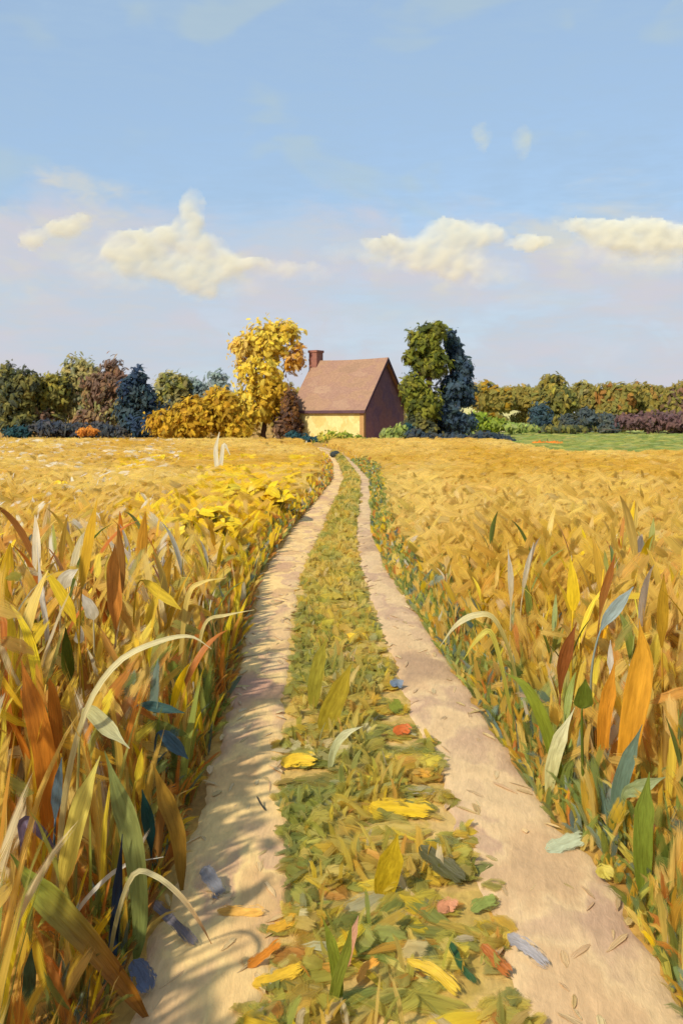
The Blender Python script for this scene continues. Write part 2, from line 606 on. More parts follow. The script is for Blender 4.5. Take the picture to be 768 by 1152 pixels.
cloud('left one of two faint upright cloud flecks high above the tall tree', 1700, [(541, 153, 11, 14, .24), (537, 146, 8, 8, .15)], M_FLECK)
cloud('right one of two faint upright cloud flecks high above the tall tree', 1720, [(588, 160, 9, 17, .24)], M_FLECK)

# ------------------------------------------------------------------ house
def brush_mat(name, cols, sc, cell, fine, vary=.2, bump=.5, dist=.05, rough=.8):
    return dab_mat(name, cols, sc, cell, bump, dist, rough, fine, 0, vary, 1.6)


M_ROOF = brush_mat('roof_tiles', [C(140, 110, 88), C(154, 120, 94), C(146, 112, 94), C(160, 128, 102)], (.6, 1.2, 1.2), .9, 7, .16)
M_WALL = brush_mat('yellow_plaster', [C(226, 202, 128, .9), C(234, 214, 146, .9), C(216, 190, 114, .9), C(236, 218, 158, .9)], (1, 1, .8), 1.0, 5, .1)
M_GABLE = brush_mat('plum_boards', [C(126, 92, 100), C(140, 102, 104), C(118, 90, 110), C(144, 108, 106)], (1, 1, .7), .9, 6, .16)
M_BRICK = brush_mat('chimney_brick', [C(128, 84, 76), C(146, 98, 82), C(116, 76, 76)], (1, 1, 1), 1.2, 7, .16)
M_TRIM = brush_mat('dark_eaves', [C(84, 60, 66), C(96, 70, 74)], (1, 1, 1), 1.5, 8, .12)
M_POST = brush_mat('ochre_timber', [C(196, 152, 96, .85), C(186, 142, 88, .85)], (1, 1, 1), 1.5, 8, .12)


def box(mb, x0, x1, y0, y1, z0, z1):
    b = len(mb.v)
    for x, y, z in ((x0, y0, z0), (x1, y0, z0), (x1, y1, z0), (x0, y1, z0), (x0, y0, z1), (x1, y0, z1), (x1, y1, z1), (x0, y1, z1)):
        mb.v.append((x, y, z)); mb.c.append((1, 1, 1)); mb.t.append((x, y, z))
    for f in ((0, 3, 2, 1), (4, 5, 6, 7), (0, 1, 5, 4), (1, 2, 6, 5), (2, 3, 7, 6), (3, 0, 4, 7)):
        mb.f.append(tuple(b + k for k in f))


def bevel(o, wd, seg=2):
    m = o.modifiers.new('bevel', 'BEVEL')
    m.width = wd
    m.segments = seg
    m.limit_method = 'ANGLE'
    return o


HD = 100.0
TH = math.radians(-36)
hl, hw, ze, zr = 4.6, 4.0, 3.25, 8.3     # half length, half width, eaves, ridge
corner = P(409, 495, HD)
cs, sn = math.cos(TH), math.sin(TH)
# local front right corner (hl, -hw) stands at the picture's corner
hx = corner.x - (hl * cs - (-hw) * sn)
hy = HD - (hl * sn + (-hw) * cs)
house = empty('farmhouse', (hx, hy, 0), 'yellow walled farmhouse with steep brown roof at the end of the track', 'house')
house.rotation_euler.z = TH


def flat(mb, *polys):
    for p in polys:
        b = len(mb.v)
        for q in p:
            mb.v.append(tuple(q)); mb.c.append((1, 1, 1)); mb.t.append(tuple(q))
        mb.f.append(tuple(range(b, b + len(p))))


m_ = MB()
box(m_, -hl, hl, -hw, -hw + .35, 0, ze)
bevel(tag(m_.build('wall', M_WALL, house, False), 'sunlit yellow plaster front wall'), .03)
m_ = MB()
box(m_, -hl, hl, hw - .35, hw, 0, ze)
bevel(m_.build('wall', M_WALL, house, False), .03)


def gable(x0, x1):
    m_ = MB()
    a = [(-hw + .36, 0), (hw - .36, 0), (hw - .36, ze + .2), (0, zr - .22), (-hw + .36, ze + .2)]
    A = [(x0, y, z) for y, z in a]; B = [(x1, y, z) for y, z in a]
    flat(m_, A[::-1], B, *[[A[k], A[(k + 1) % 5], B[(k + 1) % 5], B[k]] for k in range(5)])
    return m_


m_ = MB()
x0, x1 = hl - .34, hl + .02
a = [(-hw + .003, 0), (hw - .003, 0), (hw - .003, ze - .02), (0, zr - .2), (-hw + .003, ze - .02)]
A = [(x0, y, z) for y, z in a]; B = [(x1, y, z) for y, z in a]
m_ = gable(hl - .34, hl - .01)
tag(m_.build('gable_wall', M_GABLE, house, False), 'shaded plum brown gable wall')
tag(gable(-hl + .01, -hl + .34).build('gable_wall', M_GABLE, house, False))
# roof: one folded slab with thickness and overhang
ov, og, th = .28, .35, .22
sl = (zr - ze) / hw
m_ = MB()
ye, zee = hw + ov, ze - ov * sl
prof = [(-ye, zee), (0, zr), (ye, zee), (ye, zee + th), (0, zr + th * 1.7), (-ye, zee + th)]
n = 12
rings = []
for i in range(n + 1):
    x = -hl - og + (2 * hl + 2 * og) * i / n
    sag = -.10 * math.sin(math.pi * i / n)
    rings.append([Vector((x, y, z + (sag if abs(y) < 1 else sag * .3))) for y, z in prof])
for i in range(n):
    for k in range(6):
        flat(m_, [rings[i][k], rings[i + 1][k], rings[i + 1][(k + 1) % 6], rings[i][(k + 1) % 6]])
flat(m_, [rings[0][k] for k in (0, 5, 4, 1)], [rings[0][k] for k in (1, 4, 3, 2)])
flat(m_, [rings[n][k] for k in (0, 1, 4, 5)], [rings[n][k] for k in (1, 2, 3, 4)])
roof = m_.build('roof', M_ROOF, house, False)
m_ = MB()
box(m_, -hl - og + .02, hl + og - .02, -ye - .05, -ye + .07, zee - .14, zee + th - .05)
bevel(m_.build('eaves_board', M_TRIM, house, False), .02)
m_ = MB()
for s_ in (-1, 1):
    flat(m_, [(hl + og + .003, s_ * ye, zee - .1), (hl + og + .003, s_ * ye, zee + th), (hl + og + .003, 0, zr + th * 1.7), (hl + og + .003, 0, zr - .12)][::s_],
         [(hl + og + .06, s_ * ye, zee - .1), (hl + og + .06, s_ * ye, zee + th), (hl + og + .06, 0, zr + th * 1.7), (hl + og + .06, 0, zr - .12)][::-s_],
         [(hl + og + .003, s_ * ye, zee + th), (hl + og + .06, s_ * ye, zee + th), (hl + og + .06, 0, zr + th * 1.7), (hl + og + .003, 0, zr + th * 1.7)][::-s_])
m_.build('bargeboard', M_TRIM, house, False)
m_ = MB()
box(m_, hl - .5, hl + .03, -hw - .04, -hw + .34, 0, ze - .1)
bevel(m_.build('corner_post', M_POST, house, False), .03)
m_ = MB()
box(m_, -hl - .55, -hl + .55, -.62, .58, 0, 9.55)
ch = bevel(m_.build('chimney', M_BRICK, house, False), .06)
m_ = MB()
box(m_, -hl - .63, -hl + .63, -.70, .66, 9.5, 9.78)
bevel(m_.build('chimney_cap', M_BRICK, ch, False), .05)

# ------------------------------------------------------------------ trees and bushes
TOSUN = -SUN_TRAVEL


def crown_mb(lobes, n, pal, Ld, Wd, scat=.18, seed=0, fill=.75):
    """lobes: (centre, radii, weight, palette or None); leaf clumps spread through their volume, palette in light and dark clumps"""
    mb = MB()
    tot = sum(l[2] for l in lobes)
    for c0, r, wt, pl in lobes:
        pl = pl or pal
        for _ in range(int(n * 4.2 * wt / tot)):
            d = Vector((rnd.gauss(0, 1), rnd.gauss(0, 1), rnd.gauss(0, 1))).normalized()
            q = U(.25, 1) ** .45 * (1 + rnd.gauss(0, scat) * .9)
            p = c0 + Vector((d.x * r[0], d.y * r[1], d.z * r[2])) * q
            if nz(p.x * .9 + p.y * .5, p.z, 1.0 / max(.3, Ld), seed) > fill * .5 and q > .6:
                continue
            if p.z < .05:
                p.z = .05
            nn = (d * .9 + TOSUN * .9 + Vector((U(-.4, .4), U(-.4, .4), U(-.3, .3)))).normalized()
            dr = nn.cross(Vector((U(-1, 1), U(-1, 1), U(-1, 1)))) + Vector((0, 0, U(-.2, .9)))
            k = .5 + .9 * nz(p.x, p.z + p.y * .3, .9 / max(.4, Ld), seed + 5) + U(-.3, .3)
            col = jit(pl[int(min(.999, max(0, k)) * len(pl))], .13)
            f = U(.6, 2.0)
            stroke(mb, p, dr, nn, Ld * f * (.72 if q < 1 else .5), Wd * f * (.88 if q < 1 else .55), col, U(.05, .4), 4, 3, .6, .12)
    return mb


def tree(name, label, cat, base, lobes, pal, n, Ld=.9, Wd=.5, trunk=None, group=None, bark=None, seed=0, scat=.18, fill=.75):
    """lobes in photo pixels (x, y, rx, ry[, palette]) at the depth of base; becomes trunk, limbs, crown"""
    D = base[1]
    s = D / F
    root = empty(name, (base[0], D, 0), label, cat, group)
    o = Vector((base[0], D, 0))
    ll = []
    for l in lobes:
        c0 = P(l[0], l[1], D) - o
        c0.y += U(-.35, .35) * l[2] * s
        ll.append((c0, (l[2] * s, max(l[2], l[3]) * s * .85, l[3] * s), l[2] * l[3], l[4] if len(l) > 4 else None))
    cr = crown_mb(ll, n, pal, Ld, Wd, scat, seed, fill).build('crown', M_CROWN, root)
    bk = bark or C(86, 66, 52)
    m_ = MB()
    r0 = trunk or .3
    top = max(ll, key=lambda q: q[0].z)[0]
    mid = Vector((top.x * .35, 0, top.z * .45))
    m_.tube([Vector((0, 0, -.1)), Vector((0, 0, .5)), mid, top], [r0 * 1.5, r0, r0 * .7, r0 * .15], bk, 8)
    for c0, r, wt, pl in ll:
        if c0 is top:
            continue
        m_.tube([mid * .8, (mid + c0) * .5 + Vector((U(-.1, .1), U(-.1, .1), -.15)), c0 + Vector((0, 0, r[2] * .3))], [r0 * .5, r0 * .32, r0 * .1], bk, 6)
    m_.build('trunk', M_BARK, root)
    return root


def bx_(x, D):
    return ((x - CX) * D / F, D)


KG = 1.6
OLIVE = [C(72, 74, 36), C(108, 102, 40), C(136, 122, 44), C(96, 92, 40)]
DKOL = [C(58, 62, 42), C(84, 82, 40), C(108, 100, 46)]
KHAKI = [C(112, 106, 62), C(146, 132, 76), C(128, 120, 70), C(100, 100, 70)]
RUST = [C(96, 74, 58), C(116, 84, 60), C(102, 82, 64), C(124, 98, 62)]
BLUE = [C(30, 46, 66), C(40, 58, 78), C(36, 54, 60), C(54, 68, 72)]
KG = 1.05
GOLD = [C(168, 130, 26), C(196, 154, 32), C(208, 170, 40), C(180, 138, 26)]
KG = 1.05
YEL = [C(204, 166, 44), C(224, 190, 52), C(210, 186, 70), C(232, 200, 70), C(192, 166, 54)]
KG = 1.4
TEAL = [C(24, 54, 60), C(34, 70, 74), C(30, 60, 58)]
GREY = [C(110, 122, 118), C(128, 138, 130), C(104, 112, 104)]
RGOLD = [C(116, 104, 42), C(136, 116, 46), C(130, 116, 52), C(112, 106, 48)]
MAROON = [C(92, 66, 64), C(100, 72, 68), C(94, 70, 72)]
KG = 1.05
BGREEN = [C(120, 138, 36), C(148, 160, 44), C(128, 140, 50)]
KG = 1.3
SAGE = [C(112, 126, 60), C(140, 148, 70), C(128, 136, 80)]

# left of the house
tree('yellow_tree', 'tall golden yellow tree just left of the farmhouse', 'tree', bx_(296, 108),
     [(300, 385, 28, 24), (274, 392, 18, 16, [C(188, 160, 76), C(206, 176, 80), C(196, 158, 60)]), (330, 402, 14, 20, [C(190, 140, 44), C(204, 164, 90), C(176, 130, 40)]), (292, 420, 28, 22), (318, 374, 20, 14), (290, 455, 30, 26),
      (306, 445, 28, 22, GOLD), (272, 472, 22, 22, GOLD), (318, 478, 14, 18, RUST)], YEL, 1050, .95, .6, .3, seed=3, scat=.24, fill=.5)
tree('golden_bush', 'wide golden orange bush left of the yellow tree', 'bush', bx_(222, 99),
     [(190, 478, 26, 18), (220, 468, 28, 24), (248, 462, 26, 28), (262, 480, 22, 16), (205, 486, 30, 12)], GOLD, 800, .9, .55, .2, seed=5)
tree('russet_bush', 'dark russet bush between the yellow tree and the house', 'bush', bx_(327, 104),
     [(326, 462, 10, 24), (330, 482, 10, 14)], [C(96, 64, 40), C(124, 84, 40), C(80, 58, 46)], 260, .8, .45, .12, seed=6)
tree('evergreen_bush', 'low dark teal bush below the yellow front wall', 'bush', bx_(343, 93), [(330, 493, 10, 8), (342, 495, 12, 7), (356, 497, 10, 6)], TEAL, 160, .6, .35, .08, seed=8)
tree('olive_bush', 'yellow green bush before the middle of the front wall', 'bush', bx_(380, 92), [(370, 492, 13, 7), (386, 493, 13, 7), (400, 495, 10, 6)], BGREEN + [C(176, 160, 60)], 160, .6, .35, .08, seed=9)
tree('sage_bush', 'grey green bush at the foot of the gable wall', 'bush', bx_(444, 94), [(440, 489, 13, 8), (450, 486, 10, 8)], SAGE, 160, .6, .35, .08, seed=10)
tree('evergreen_bush', 'small dark teal bush right of the grey green gable bush', 'bush', bx_(456, 95), [(458, 484, 8, 8), (462, 492, 10, 5)], TEAL, 110, .6, .35, .08, seed=11)
# tall tree cluster right of the house
tree('olive_tree', 'tall olive green tree right of the gable wall', 'tree', bx_(478, 99),
     [(478, 385, 20, 20), (490, 372, 14, 11), (463, 402, 10, 9), (484, 408, 22, 18), (464, 440, 14, 24), (478, 455, 20, 26), (472, 480, 18, 16, DKOL)],
     [C(70, 76, 22), C(100, 102, 24), C(124, 122, 36), C(84, 84, 28)], 1050, .9, .55, .3, seed=13, fill=.45, scat=.22)
tree('tree_shade_side', 'shaded right side of the tall olive tree, painted dark blue green', 'tree', bx_(508, 101),  # shaded side of the olive tree, its blue shade put into the palette
     [(512, 400, 10, 18), (522, 416, 10, 16), (506, 384, 8, 14), (510, 440, 20, 22), (526, 445, 11, 18), (500, 470, 22, 20), (518, 474, 18, 16), (492, 484, 18, 12)],
     [C(34, 48, 62), C(46, 64, 80), C(40, 56, 56), C(58, 74, 84)], 1000, .9, .5, .3, seed=15, fill=.45, scat=.22)
tree('hedge_or_shadow', 'low dark blue hedge shape painted as ground shadow at the foot of the tall tree', 'hedge', bx_(528, 93), [(480, 493, 16, 7), (510, 494, 18, 7), (548, 494, 24, 8), (566, 496, 14, 5), (466, 489, 10, 7)], [C(40, 52, 62), C(52, 64, 72), C(64, 66, 62)], 330, .7, .4, .1, seed=16)  # stands in for ground shadow below the crown, painted as dark blue foliage

# tree line on the left, each tree its own
G1 = 'trees along the left edge of the field'
tree('olive_tree', 'green olive tree at the left end of the tree line', 'tree', bx_(18, 118), [(14, 450, 24, 34), (30, 432, 14, 20), (8, 425, 12, 18), (20, 474, 22, 18)], DKOL, 520, 1.1, .6, .3, G1, seed=20)
tree('olive_tree', 'brown olive broad tree second in the left tree line', 'tree', bx_(54, 120), [(50, 448, 22, 26), (62, 440, 16, 22), (48, 470, 24, 16, RUST + DKOL)], OLIVE, 460, 1.1, .6, .3, G1, seed=21)
tree('khaki_tree', 'pale khaki tree, tallest of the left tree line', 'tree', bx_(88, 123), [(84, 420, 16, 22), (98, 430, 18, 26), (80, 446, 20, 24), (94, 462, 22, 22)], KHAKI, 480, 1.1, .6, .3, G1, seed=22)
tree('russet_tree', 'russet brown tree beside the dark blue spruce', 'tree', bx_(126, 119), [(126, 420, 14, 18), (112, 438, 22, 22), (136, 442, 20, 22), (128, 462, 28, 20, RUST + KHAKI), (108, 472, 24, 16)], RUST, 480, 1.1, .6, .3, G1, seed=23)
tree('blue_spruce', 'dark navy blue spruce in the left tree line', 'tree', bx_(152, 115), [(156, 424, 9, 14), (146, 440, 14, 18), (162, 446, 14, 16), (148, 464, 22, 22), (160, 480, 24, 14), (178, 468, 16, 16)], BLUE, 540, 1.0, .5, .3, G1, seed=24)
tree('khaki_tree', 'soft olive tree behind the golden bush', 'tree', bx_(194, 126), [(194, 434, 20, 16), (186, 452, 18, 18)], KHAKI + OLIVE, 320, 1.1, .6, .25, G1, seed=25)
tree('grey_tree', 'grey green tree rising behind the golden bush', 'tree', bx_(228, 128), [(216, 440, 18, 16), (244, 432, 14, 16), (232, 452, 22, 18)], GREY, 340, 1.1, .6, .25, G1, seed=26)
tree('hedge_or_shadow', 'long slate dark hedge below the left tree line', 'hedge', bx_(80, 112), [(54, 482, 24, 10), (80, 484, 24, 9), (108, 484, 22, 9), (22, 486, 18, 8, TEAL), (130, 486, 14, 8)], [C(58, 62, 68), C(72, 70, 66), C(50, 58, 70)], 420, .8, .45, .12, seed=27)
tree('orange_bush', 'small bright orange bush before the slate hedge', 'bush', bx_(97, 104), [(94, 486, 9, 4), (102, 485, 8, 5)], [C(190, 124, 40), C(176, 112, 40)], 70, .6, .4, .06, seed=28)
# right of the tall tree cluster
G2 = 'trees along the right edge of the meadow'
rg = [('golden_tree', 'muted gold tree nearest the painted shade side of the tall tree', 552, 146, [(544, 446, 18, 18), (562, 450, 18, 16)], RGOLD + GOLD[:1]),
      ('golden_tree', 'broad ochre tree between the muted gold tree and the high one', 592, 150, [(584, 448, 18, 14), (598, 452, 16, 16)], RGOLD),
      ('olive_tree', 'highest olive tree of the right tree line', 626, 144, [(622, 436, 16, 16), (628, 452, 22, 20), (612, 458, 14, 14)], RGOLD + OLIVE),
      ('grey_tree', 'hazy greyish tree right of the highest olive one', 656, 150, [(654, 444, 16, 14), (662, 456, 18, 14)], KHAKI + RGOLD),
      ('russet_tree', 'warm brown tree above the round blue bushes', 690, 147, [(682, 446, 18, 16), (700, 446, 18, 16), (690, 462, 22, 14)], RGOLD + [C(150, 104, 44)]),
      ('golden_tree', 'amber brown tree next to the edge of the right tree line', 728, 148, [(722, 446, 20, 16), (738, 450, 18, 16), (728, 464, 22, 14)], RGOLD + [C(146, 112, 50)]),
      ('russet_tree', 'darker amber tree at the right end of the tree line', 762, 145, [(760, 452, 18, 18), (776, 446, 22, 20), (764, 466, 20, 16)], RGOLD + RUST[:2])]
for k, (nm, lb_, x, D, lo, pl) in enumerate(rg):
    lo = lo + [(x, 474, 20, 12)]
    tree(nm, lb_, 'tree', bx_(x, D), lo, pl, 420, 1.25, .7, .3, G2, seed=30 + k, scat=.12)
G3 = 'round dark bushes below the right tree line'
for k, (lb_, x, y, rx, ry) in enumerate([('largest round teal blue bush below the right tree line', 607, 466, 13, 13), ('small slate blue bush second from the largest teal bush', 637, 474, 9, 8),
                                         ('rounded slate blue bush in the middle of the bush row', 658, 469, 11, 10), ('low wide slate bush nearest the maroon hedge', 682, 473, 15, 8)]):
    tree('round_bush', lb_, 'bush', bx_(x, 138), [(x, y, rx, ry), (x, y + 8, rx, 8)], [C(44, 64, 74), C(58, 78, 84), C(50, 66, 66)] if k == 0 else [C(76, 84, 80), C(62, 72, 74), C(84, 86, 74)], 150, .9, .5, .12, G3, seed=50 + k)
tree('maroon_hedge', 'long maroon hedge below the right end of the tree line', 'hedge', bx_(734, 136), [(708, 474, 18, 10), (732, 474, 20, 12), (760, 474, 22, 13), (784, 474, 18, 13), (632, 482, 34, 4, DKOL)], MAROON, 420, .9, .5, .12, seed=60)
tree('green_mound', 'bright green bush right of the painted shade side of the tall tree', 'bush', bx_(545, 128), [(536, 474, 14, 11), (556, 478, 18, 8), (582, 481, 22, 5, SAGE)], BGREEN, 240, .9, .5, .1, seed=61)
tree('orange_bush', 'low orange bush in the green meadow strip', 'bush', bx_(615, 84), [(606, 503, 8, 3), (622, 502, 10, 4)], [C(222, 128, 40), C(210, 140, 56)], 90, .5, .3, .04, seed=62)

# far wood behind everything
mb = MB()
for i in range(7800):
    x = U(-330, 330)
    D = U(235, 290)
    hmax = 9.0 + 3.5 * nz(x, 0, .03, 3) + 3 * nz(x, 0, .11, 5)
    z = U(0, 1) ** .8 * max(4, hmax)
    nn = Vector((U(-.6, .6), -1, U(-.2, .9)))
    stroke(mb, Vector((x, D, z)), Vector((U(-.6, .6), U(-.3, .3), 1)), nn, U(2, 3.6), U(1.2, 2.2), jit((KHAKI + GREY + RGOLD)[int(U(0, 10.99))], .15), .2, 4, 3, .5)
tag(mb.build('distant_wood', M_CROWN), 'hazy far off wood behind the tree lines', 'wood', kind='stuff')

# ------------------------------------------------------------------ the crops
KG = .98
FIELD = [C(214, 174, 72), C(222, 186, 88), C(206, 162, 54), C(216, 180, 92), C(222, 190, 98), C(204, 164, 66), C(216, 172, 48), C(200, 154, 50)]
PALE = [C(228, 210, 170), C(218, 204, 174), C(224, 200, 144), C(212, 200, 172)]
YELS = [C(236, 196, 24), C(240, 206, 34), C(228, 186, 26), C(238, 210, 60)]
ORNG = [C(208, 136, 48), C(200, 122, 42), C(214, 150, 64), C(190, 114, 46)]
GRN = [C(122, 130, 52), C(142, 148, 66), C(108, 120, 58), C(156, 156, 72)]
BLU = [C(122, 136, 112), C(106, 126, 110), C(138, 150, 128), C(84, 106, 98)]
BRN = [C(150, 104, 52), C(136, 92, 48), C(164, 112, 54)]


# ------------------------------------------------------------------ single leaves and blades: name, label, category, path in the photo, widths, colours
CREAM = C(234, 220, 164, .9)
WHITE = C(226, 216, 196, .9)
UPS, LYS = [], []


def up_(*a, **k):
    UPS.append((a, k))


def ly(*a, **k):
    LYS.append((a, k))


# left field
up_('grass_blade', 'long cream grass blade arching right in the left field', 'grass blade', [(62, 1060), (72, 905), (96, 802), (132, 746), (178, 722), (214, 716), (238, 730)], [7, 7, 6, 7, 6, 6, 3], [C(196, 176, 110), CREAM, CREAM])
up_('corn_leaf', 'pale cream leaf hanging on a thin stalk beside the arching blade', 'leaf', [(84, 1050), (86, 940), (90, 830), (97, 799), (120, 818), (146, 842)], [6, 6, 8, 14, 19, 4], [C(160, 150, 70), C(190, 180, 110), C(226, 222, 170)], stem=.52)
up_('corn_leaf', 'thick light yellow leaf standing upright at the lower left', 'leaf', [(60, 1110), (66, 1030), (76, 970), (92, 905), (113, 850)], [7, 7, 20, 22, 6], [C(170, 130, 70), C(214, 190, 80), C(232, 216, 110)], stem=.36)
up_('grass_blade', 'thin white grass blade curving up to the right at bottom left', 'grass blade', [(58, 1085), (78, 1040), (104, 1004), (140, 974), (184, 964)], [6, 5, 5, 5, 3], [C(206, 196, 160), WHITE, WHITE])
up_('grass_blade', 'thin drooping blade, cream turning rust, over the shaded rut', 'grass blade', [(118, 1120), (130, 1040), (150, 984), (176, 986), (205, 1010), (226, 1040), (238, 1062)], [4, 5, 6, 6, 6, 6, 3], [C(150, 130, 60), CREAM, C(200, 130, 70)])
up_('corn_leaf', 'big diagonal leaf, green above and brown below, bottom left corner', 'leaf', [(168, 1149), (135, 1103), (100, 1060), (62, 1020), (34, 990), (12, 960)], [12, 20, 26, 32, 28, 8], [C(164, 104, 30), C(176, 114, 34), C(150, 130, 50), C(150, 158, 62), C(140, 152, 58)], n=24)
up_('corn_leaf', 'sage green broad leaf standing beside the shaded rut', 'leaf', [(152, 1090), (158, 1030), (150, 950), (134, 895), (118, 845)], [10, 18, 24, 24, 8], [C(120, 130, 64), C(148, 152, 84), C(132, 140, 78)])
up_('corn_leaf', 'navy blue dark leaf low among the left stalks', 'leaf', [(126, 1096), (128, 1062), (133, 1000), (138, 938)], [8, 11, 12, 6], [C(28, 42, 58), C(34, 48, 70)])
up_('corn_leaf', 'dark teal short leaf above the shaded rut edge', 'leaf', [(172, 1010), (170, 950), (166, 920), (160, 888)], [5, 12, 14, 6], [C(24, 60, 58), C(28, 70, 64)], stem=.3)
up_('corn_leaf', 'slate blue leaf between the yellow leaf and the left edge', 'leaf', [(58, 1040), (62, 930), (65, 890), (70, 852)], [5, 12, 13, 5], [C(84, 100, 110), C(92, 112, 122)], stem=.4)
up_('corn_leaf', 'deep green teal leaf at the very bottom left', 'leaf', [(34, 1145), (33, 1120), (34, 1090), (36, 1066)], [16, 20, 20, 10], [C(40, 66, 50), C(64, 92, 72)])
up_('corn_leaf', 'violet grey leaf bending down at the left edge', 'leaf', [(22, 1060), (24, 960), (28, 925), (48, 938), (66, 962)], [8, 12, 13, 11, 4], [C(96, 84, 110), C(120, 104, 124)], stem=.3)
up_('corn_leaf', 'wide orange brown leaf rising at the left edge', 'leaf', [(62, 1020), (56, 900), (46, 830), (34, 780), (24, 742)], [14, 24, 26, 22, 8], [C(200, 124, 40), C(208, 130, 40), C(200, 126, 48)])
up_('corn_leaf', 'tall golden leaf pointing up, left of the flowers', 'leaf', [(86, 860), (90, 700), (94, 650), (102, 600), (110, 560)], [5, 10, 14, 13, 4], [C(176, 140, 50), C(206, 160, 40), C(214, 166, 40)], stem=.45)
up_('corn_leaf', 'bright yellow leaf leaning left above the dark green one', 'leaf', [(96, 880), (94, 780), (86, 705), (70, 670), (50, 640)], [4, 5, 13, 14, 6], [C(170, 150, 50), C(226, 186, 40), C(238, 206, 50)], stem=.5)
up_('corn_leaf', 'dark olive green short upright leaf in the left field', 'leaf', [(80, 870), (79, 780), (77, 745), (74, 706)], [5, 15, 16, 9], [C(96, 104, 30), C(84, 96, 28)], stem=.45)
up_('grass_blade', 'thin white upright blade near the left edge', 'grass blade', [(62, 860), (54, 720), (47, 665), (42, 610)], [4, 6, 7, 3], [C(190, 176, 120), WHITE, WHITE])
up_('seed_head', 'small white leaf tip above the dark olive leaf', 'leaf', [(88, 850), (89, 740), (89, 722), (91, 704)], [3, 13, 13, 6], [C(180, 160, 90), WHITE], stem=.6)
up_('corn_leaf', 'pale grey leaf beside the bright yellow leaning leaf', 'leaf', [(108, 850), (106, 720), (104, 690), (92, 668)], [4, 14, 16, 8], [C(180, 160, 90), C(206, 198, 184)], stem=.5)
up_('corn_leaf', 'white leaf tilted beside the tall golden leaf', 'leaf', [(70, 830), (68, 700), (72, 656), (88, 640)], [4, 10, 18, 6], [C(190, 170, 100), WHITE], stem=.55)
up_('corn_leaf', 'yellow leaf slanting down to the right among gold stalks', 'leaf', [(150, 840), (150, 720), (156, 655), (180, 668), (204, 686)], [4, 5, 12, 12, 8], [C(180, 150, 50), C(222, 184, 40), C(230, 196, 60)], stem=.55)
up_('grass_blade', 'thin tan blade bent right above the orange leaves', 'grass blade', [(198, 830), (204, 730), (212, 670), (228, 655), (254, 650)], [4, 5, 6, 5, 3], [C(180, 150, 70), C(220, 190, 100), C(232, 206, 120)])
up_('grass_blade', 'fine pale blade reaching over the shaded rut edge', 'grass blade', [(215, 800), (222, 740), (232, 700), (255, 692), (286, 686)], [3, 4, 4, 4, 2], [C(190, 170, 90), C(232, 214, 150)])
up_('corn_leaf', 'dark teal leaf lying level across the orange leaves', 'leaf', [(148, 920), (144, 840), (152, 796), (178, 796), (208, 802)], [4, 4, 10, 12, 5], [C(90, 90, 50), C(52, 84, 80), C(60, 92, 84)], stem=.55)
up_('corn_leaf', 'steel blue leaf pointing down beside the rut', 'leaf', [(176, 930), (174, 860), (178, 824), (196, 838), (212, 854)], [4, 4, 12, 16, 6], [C(90, 90, 50), C(66, 92, 106), C(80, 106, 116)], stem=.5)
up_('corn_leaf', 'tall orange leaf in the middle of the left field', 'leaf', [(128, 850), (130, 730), (130, 680), (128, 640), (130, 610)], [8, 12, 18, 16, 5], [C(200, 130, 50), C(208, 134, 56), C(206, 140, 66)], stem=.35)
up_('corn_leaf', 'brown ochre leaf leaning to the rut at lower left', 'leaf', [(205, 1005), (200, 940), (186, 900), (172, 858)], [8, 18, 20, 8], [C(150, 112, 40), C(172, 130, 44)])
up_('corn_leaf', 'lemon yellow thin leaf above the dark teal one', 'leaf', [(150, 1010), (150, 900), (156, 870), (160, 842)], [3, 8, 9, 4], [C(170, 150, 50), C(232, 200, 50)], stem=.5)
FORK = (246, 545)
# right field
up_('grass_blade', 'cream grass blade arching left over the green verge', 'grass blade', [(590, 830), (576, 745), (556, 697), (534, 692), (512, 704), (494, 728)], [3, 4, 6, 7, 7, 3], [C(150, 140, 60), C(200, 180, 100), CREAM, CREAM])
up_('grass_blade', 'yellow green blade arching left, lower than the cream one', 'grass blade', [(580, 835), (566, 760), (552, 712), (536, 720), (521, 742)], [3, 4, 6, 6, 3], [C(140, 140, 50), C(206, 190, 80), C(214, 196, 80)])
up_('corn_leaf', 'blue grey leaf pointing up right in the right field', 'leaf', [(668, 880), (664, 770), (674, 712), (692, 684), (712, 660)], [3, 4, 11, 15, 5], [C(150, 130, 60), C(150, 166, 160), C(170, 184, 178)], stem=.52)
up_('corn_leaf', 'bright yellow upright leaf in the middle of the right field', 'leaf', [(642, 850), (642, 730), (644, 690), (644, 660), (641, 625)], [4, 6, 18, 13, 4], [C(170, 140, 50), C(238, 196, 30), C(240, 204, 50)], stem=.5)
up_('corn_leaf', 'narrow brown leaf beside the bright yellow upright one', 'leaf', [(668, 850), (670, 740), (676, 680), (684, 650), (692, 622)], [3, 4, 9, 9, 3], [C(150, 110, 50), C(170, 100, 36)], stem=.45)
up_('grass_blade', 'small white spike above the orange leaves on the right', 'grass blade', [(690, 880), (688, 780), (686, 765), (686, 742), (686, 720)], [3, 4, 9, 7, 2], [C(180, 150, 60), WHITE, WHITE], stem=.6)
up_('corn_leaf', 'large orange leaf standing near the right edge', 'leaf', [(700, 930), (706, 840), (716, 780), (722, 735), (718, 695)], [10, 24, 30, 24, 6], [C(214, 146, 40), C(222, 158, 46), C(226, 166, 52)])
up_('corn_leaf', 'rust orange leaf left of the large orange one', 'leaf', [(676, 905), (678, 820), (684, 780), (692, 740)], [8, 15, 17, 5], [C(210, 138, 40), C(222, 154, 48)])
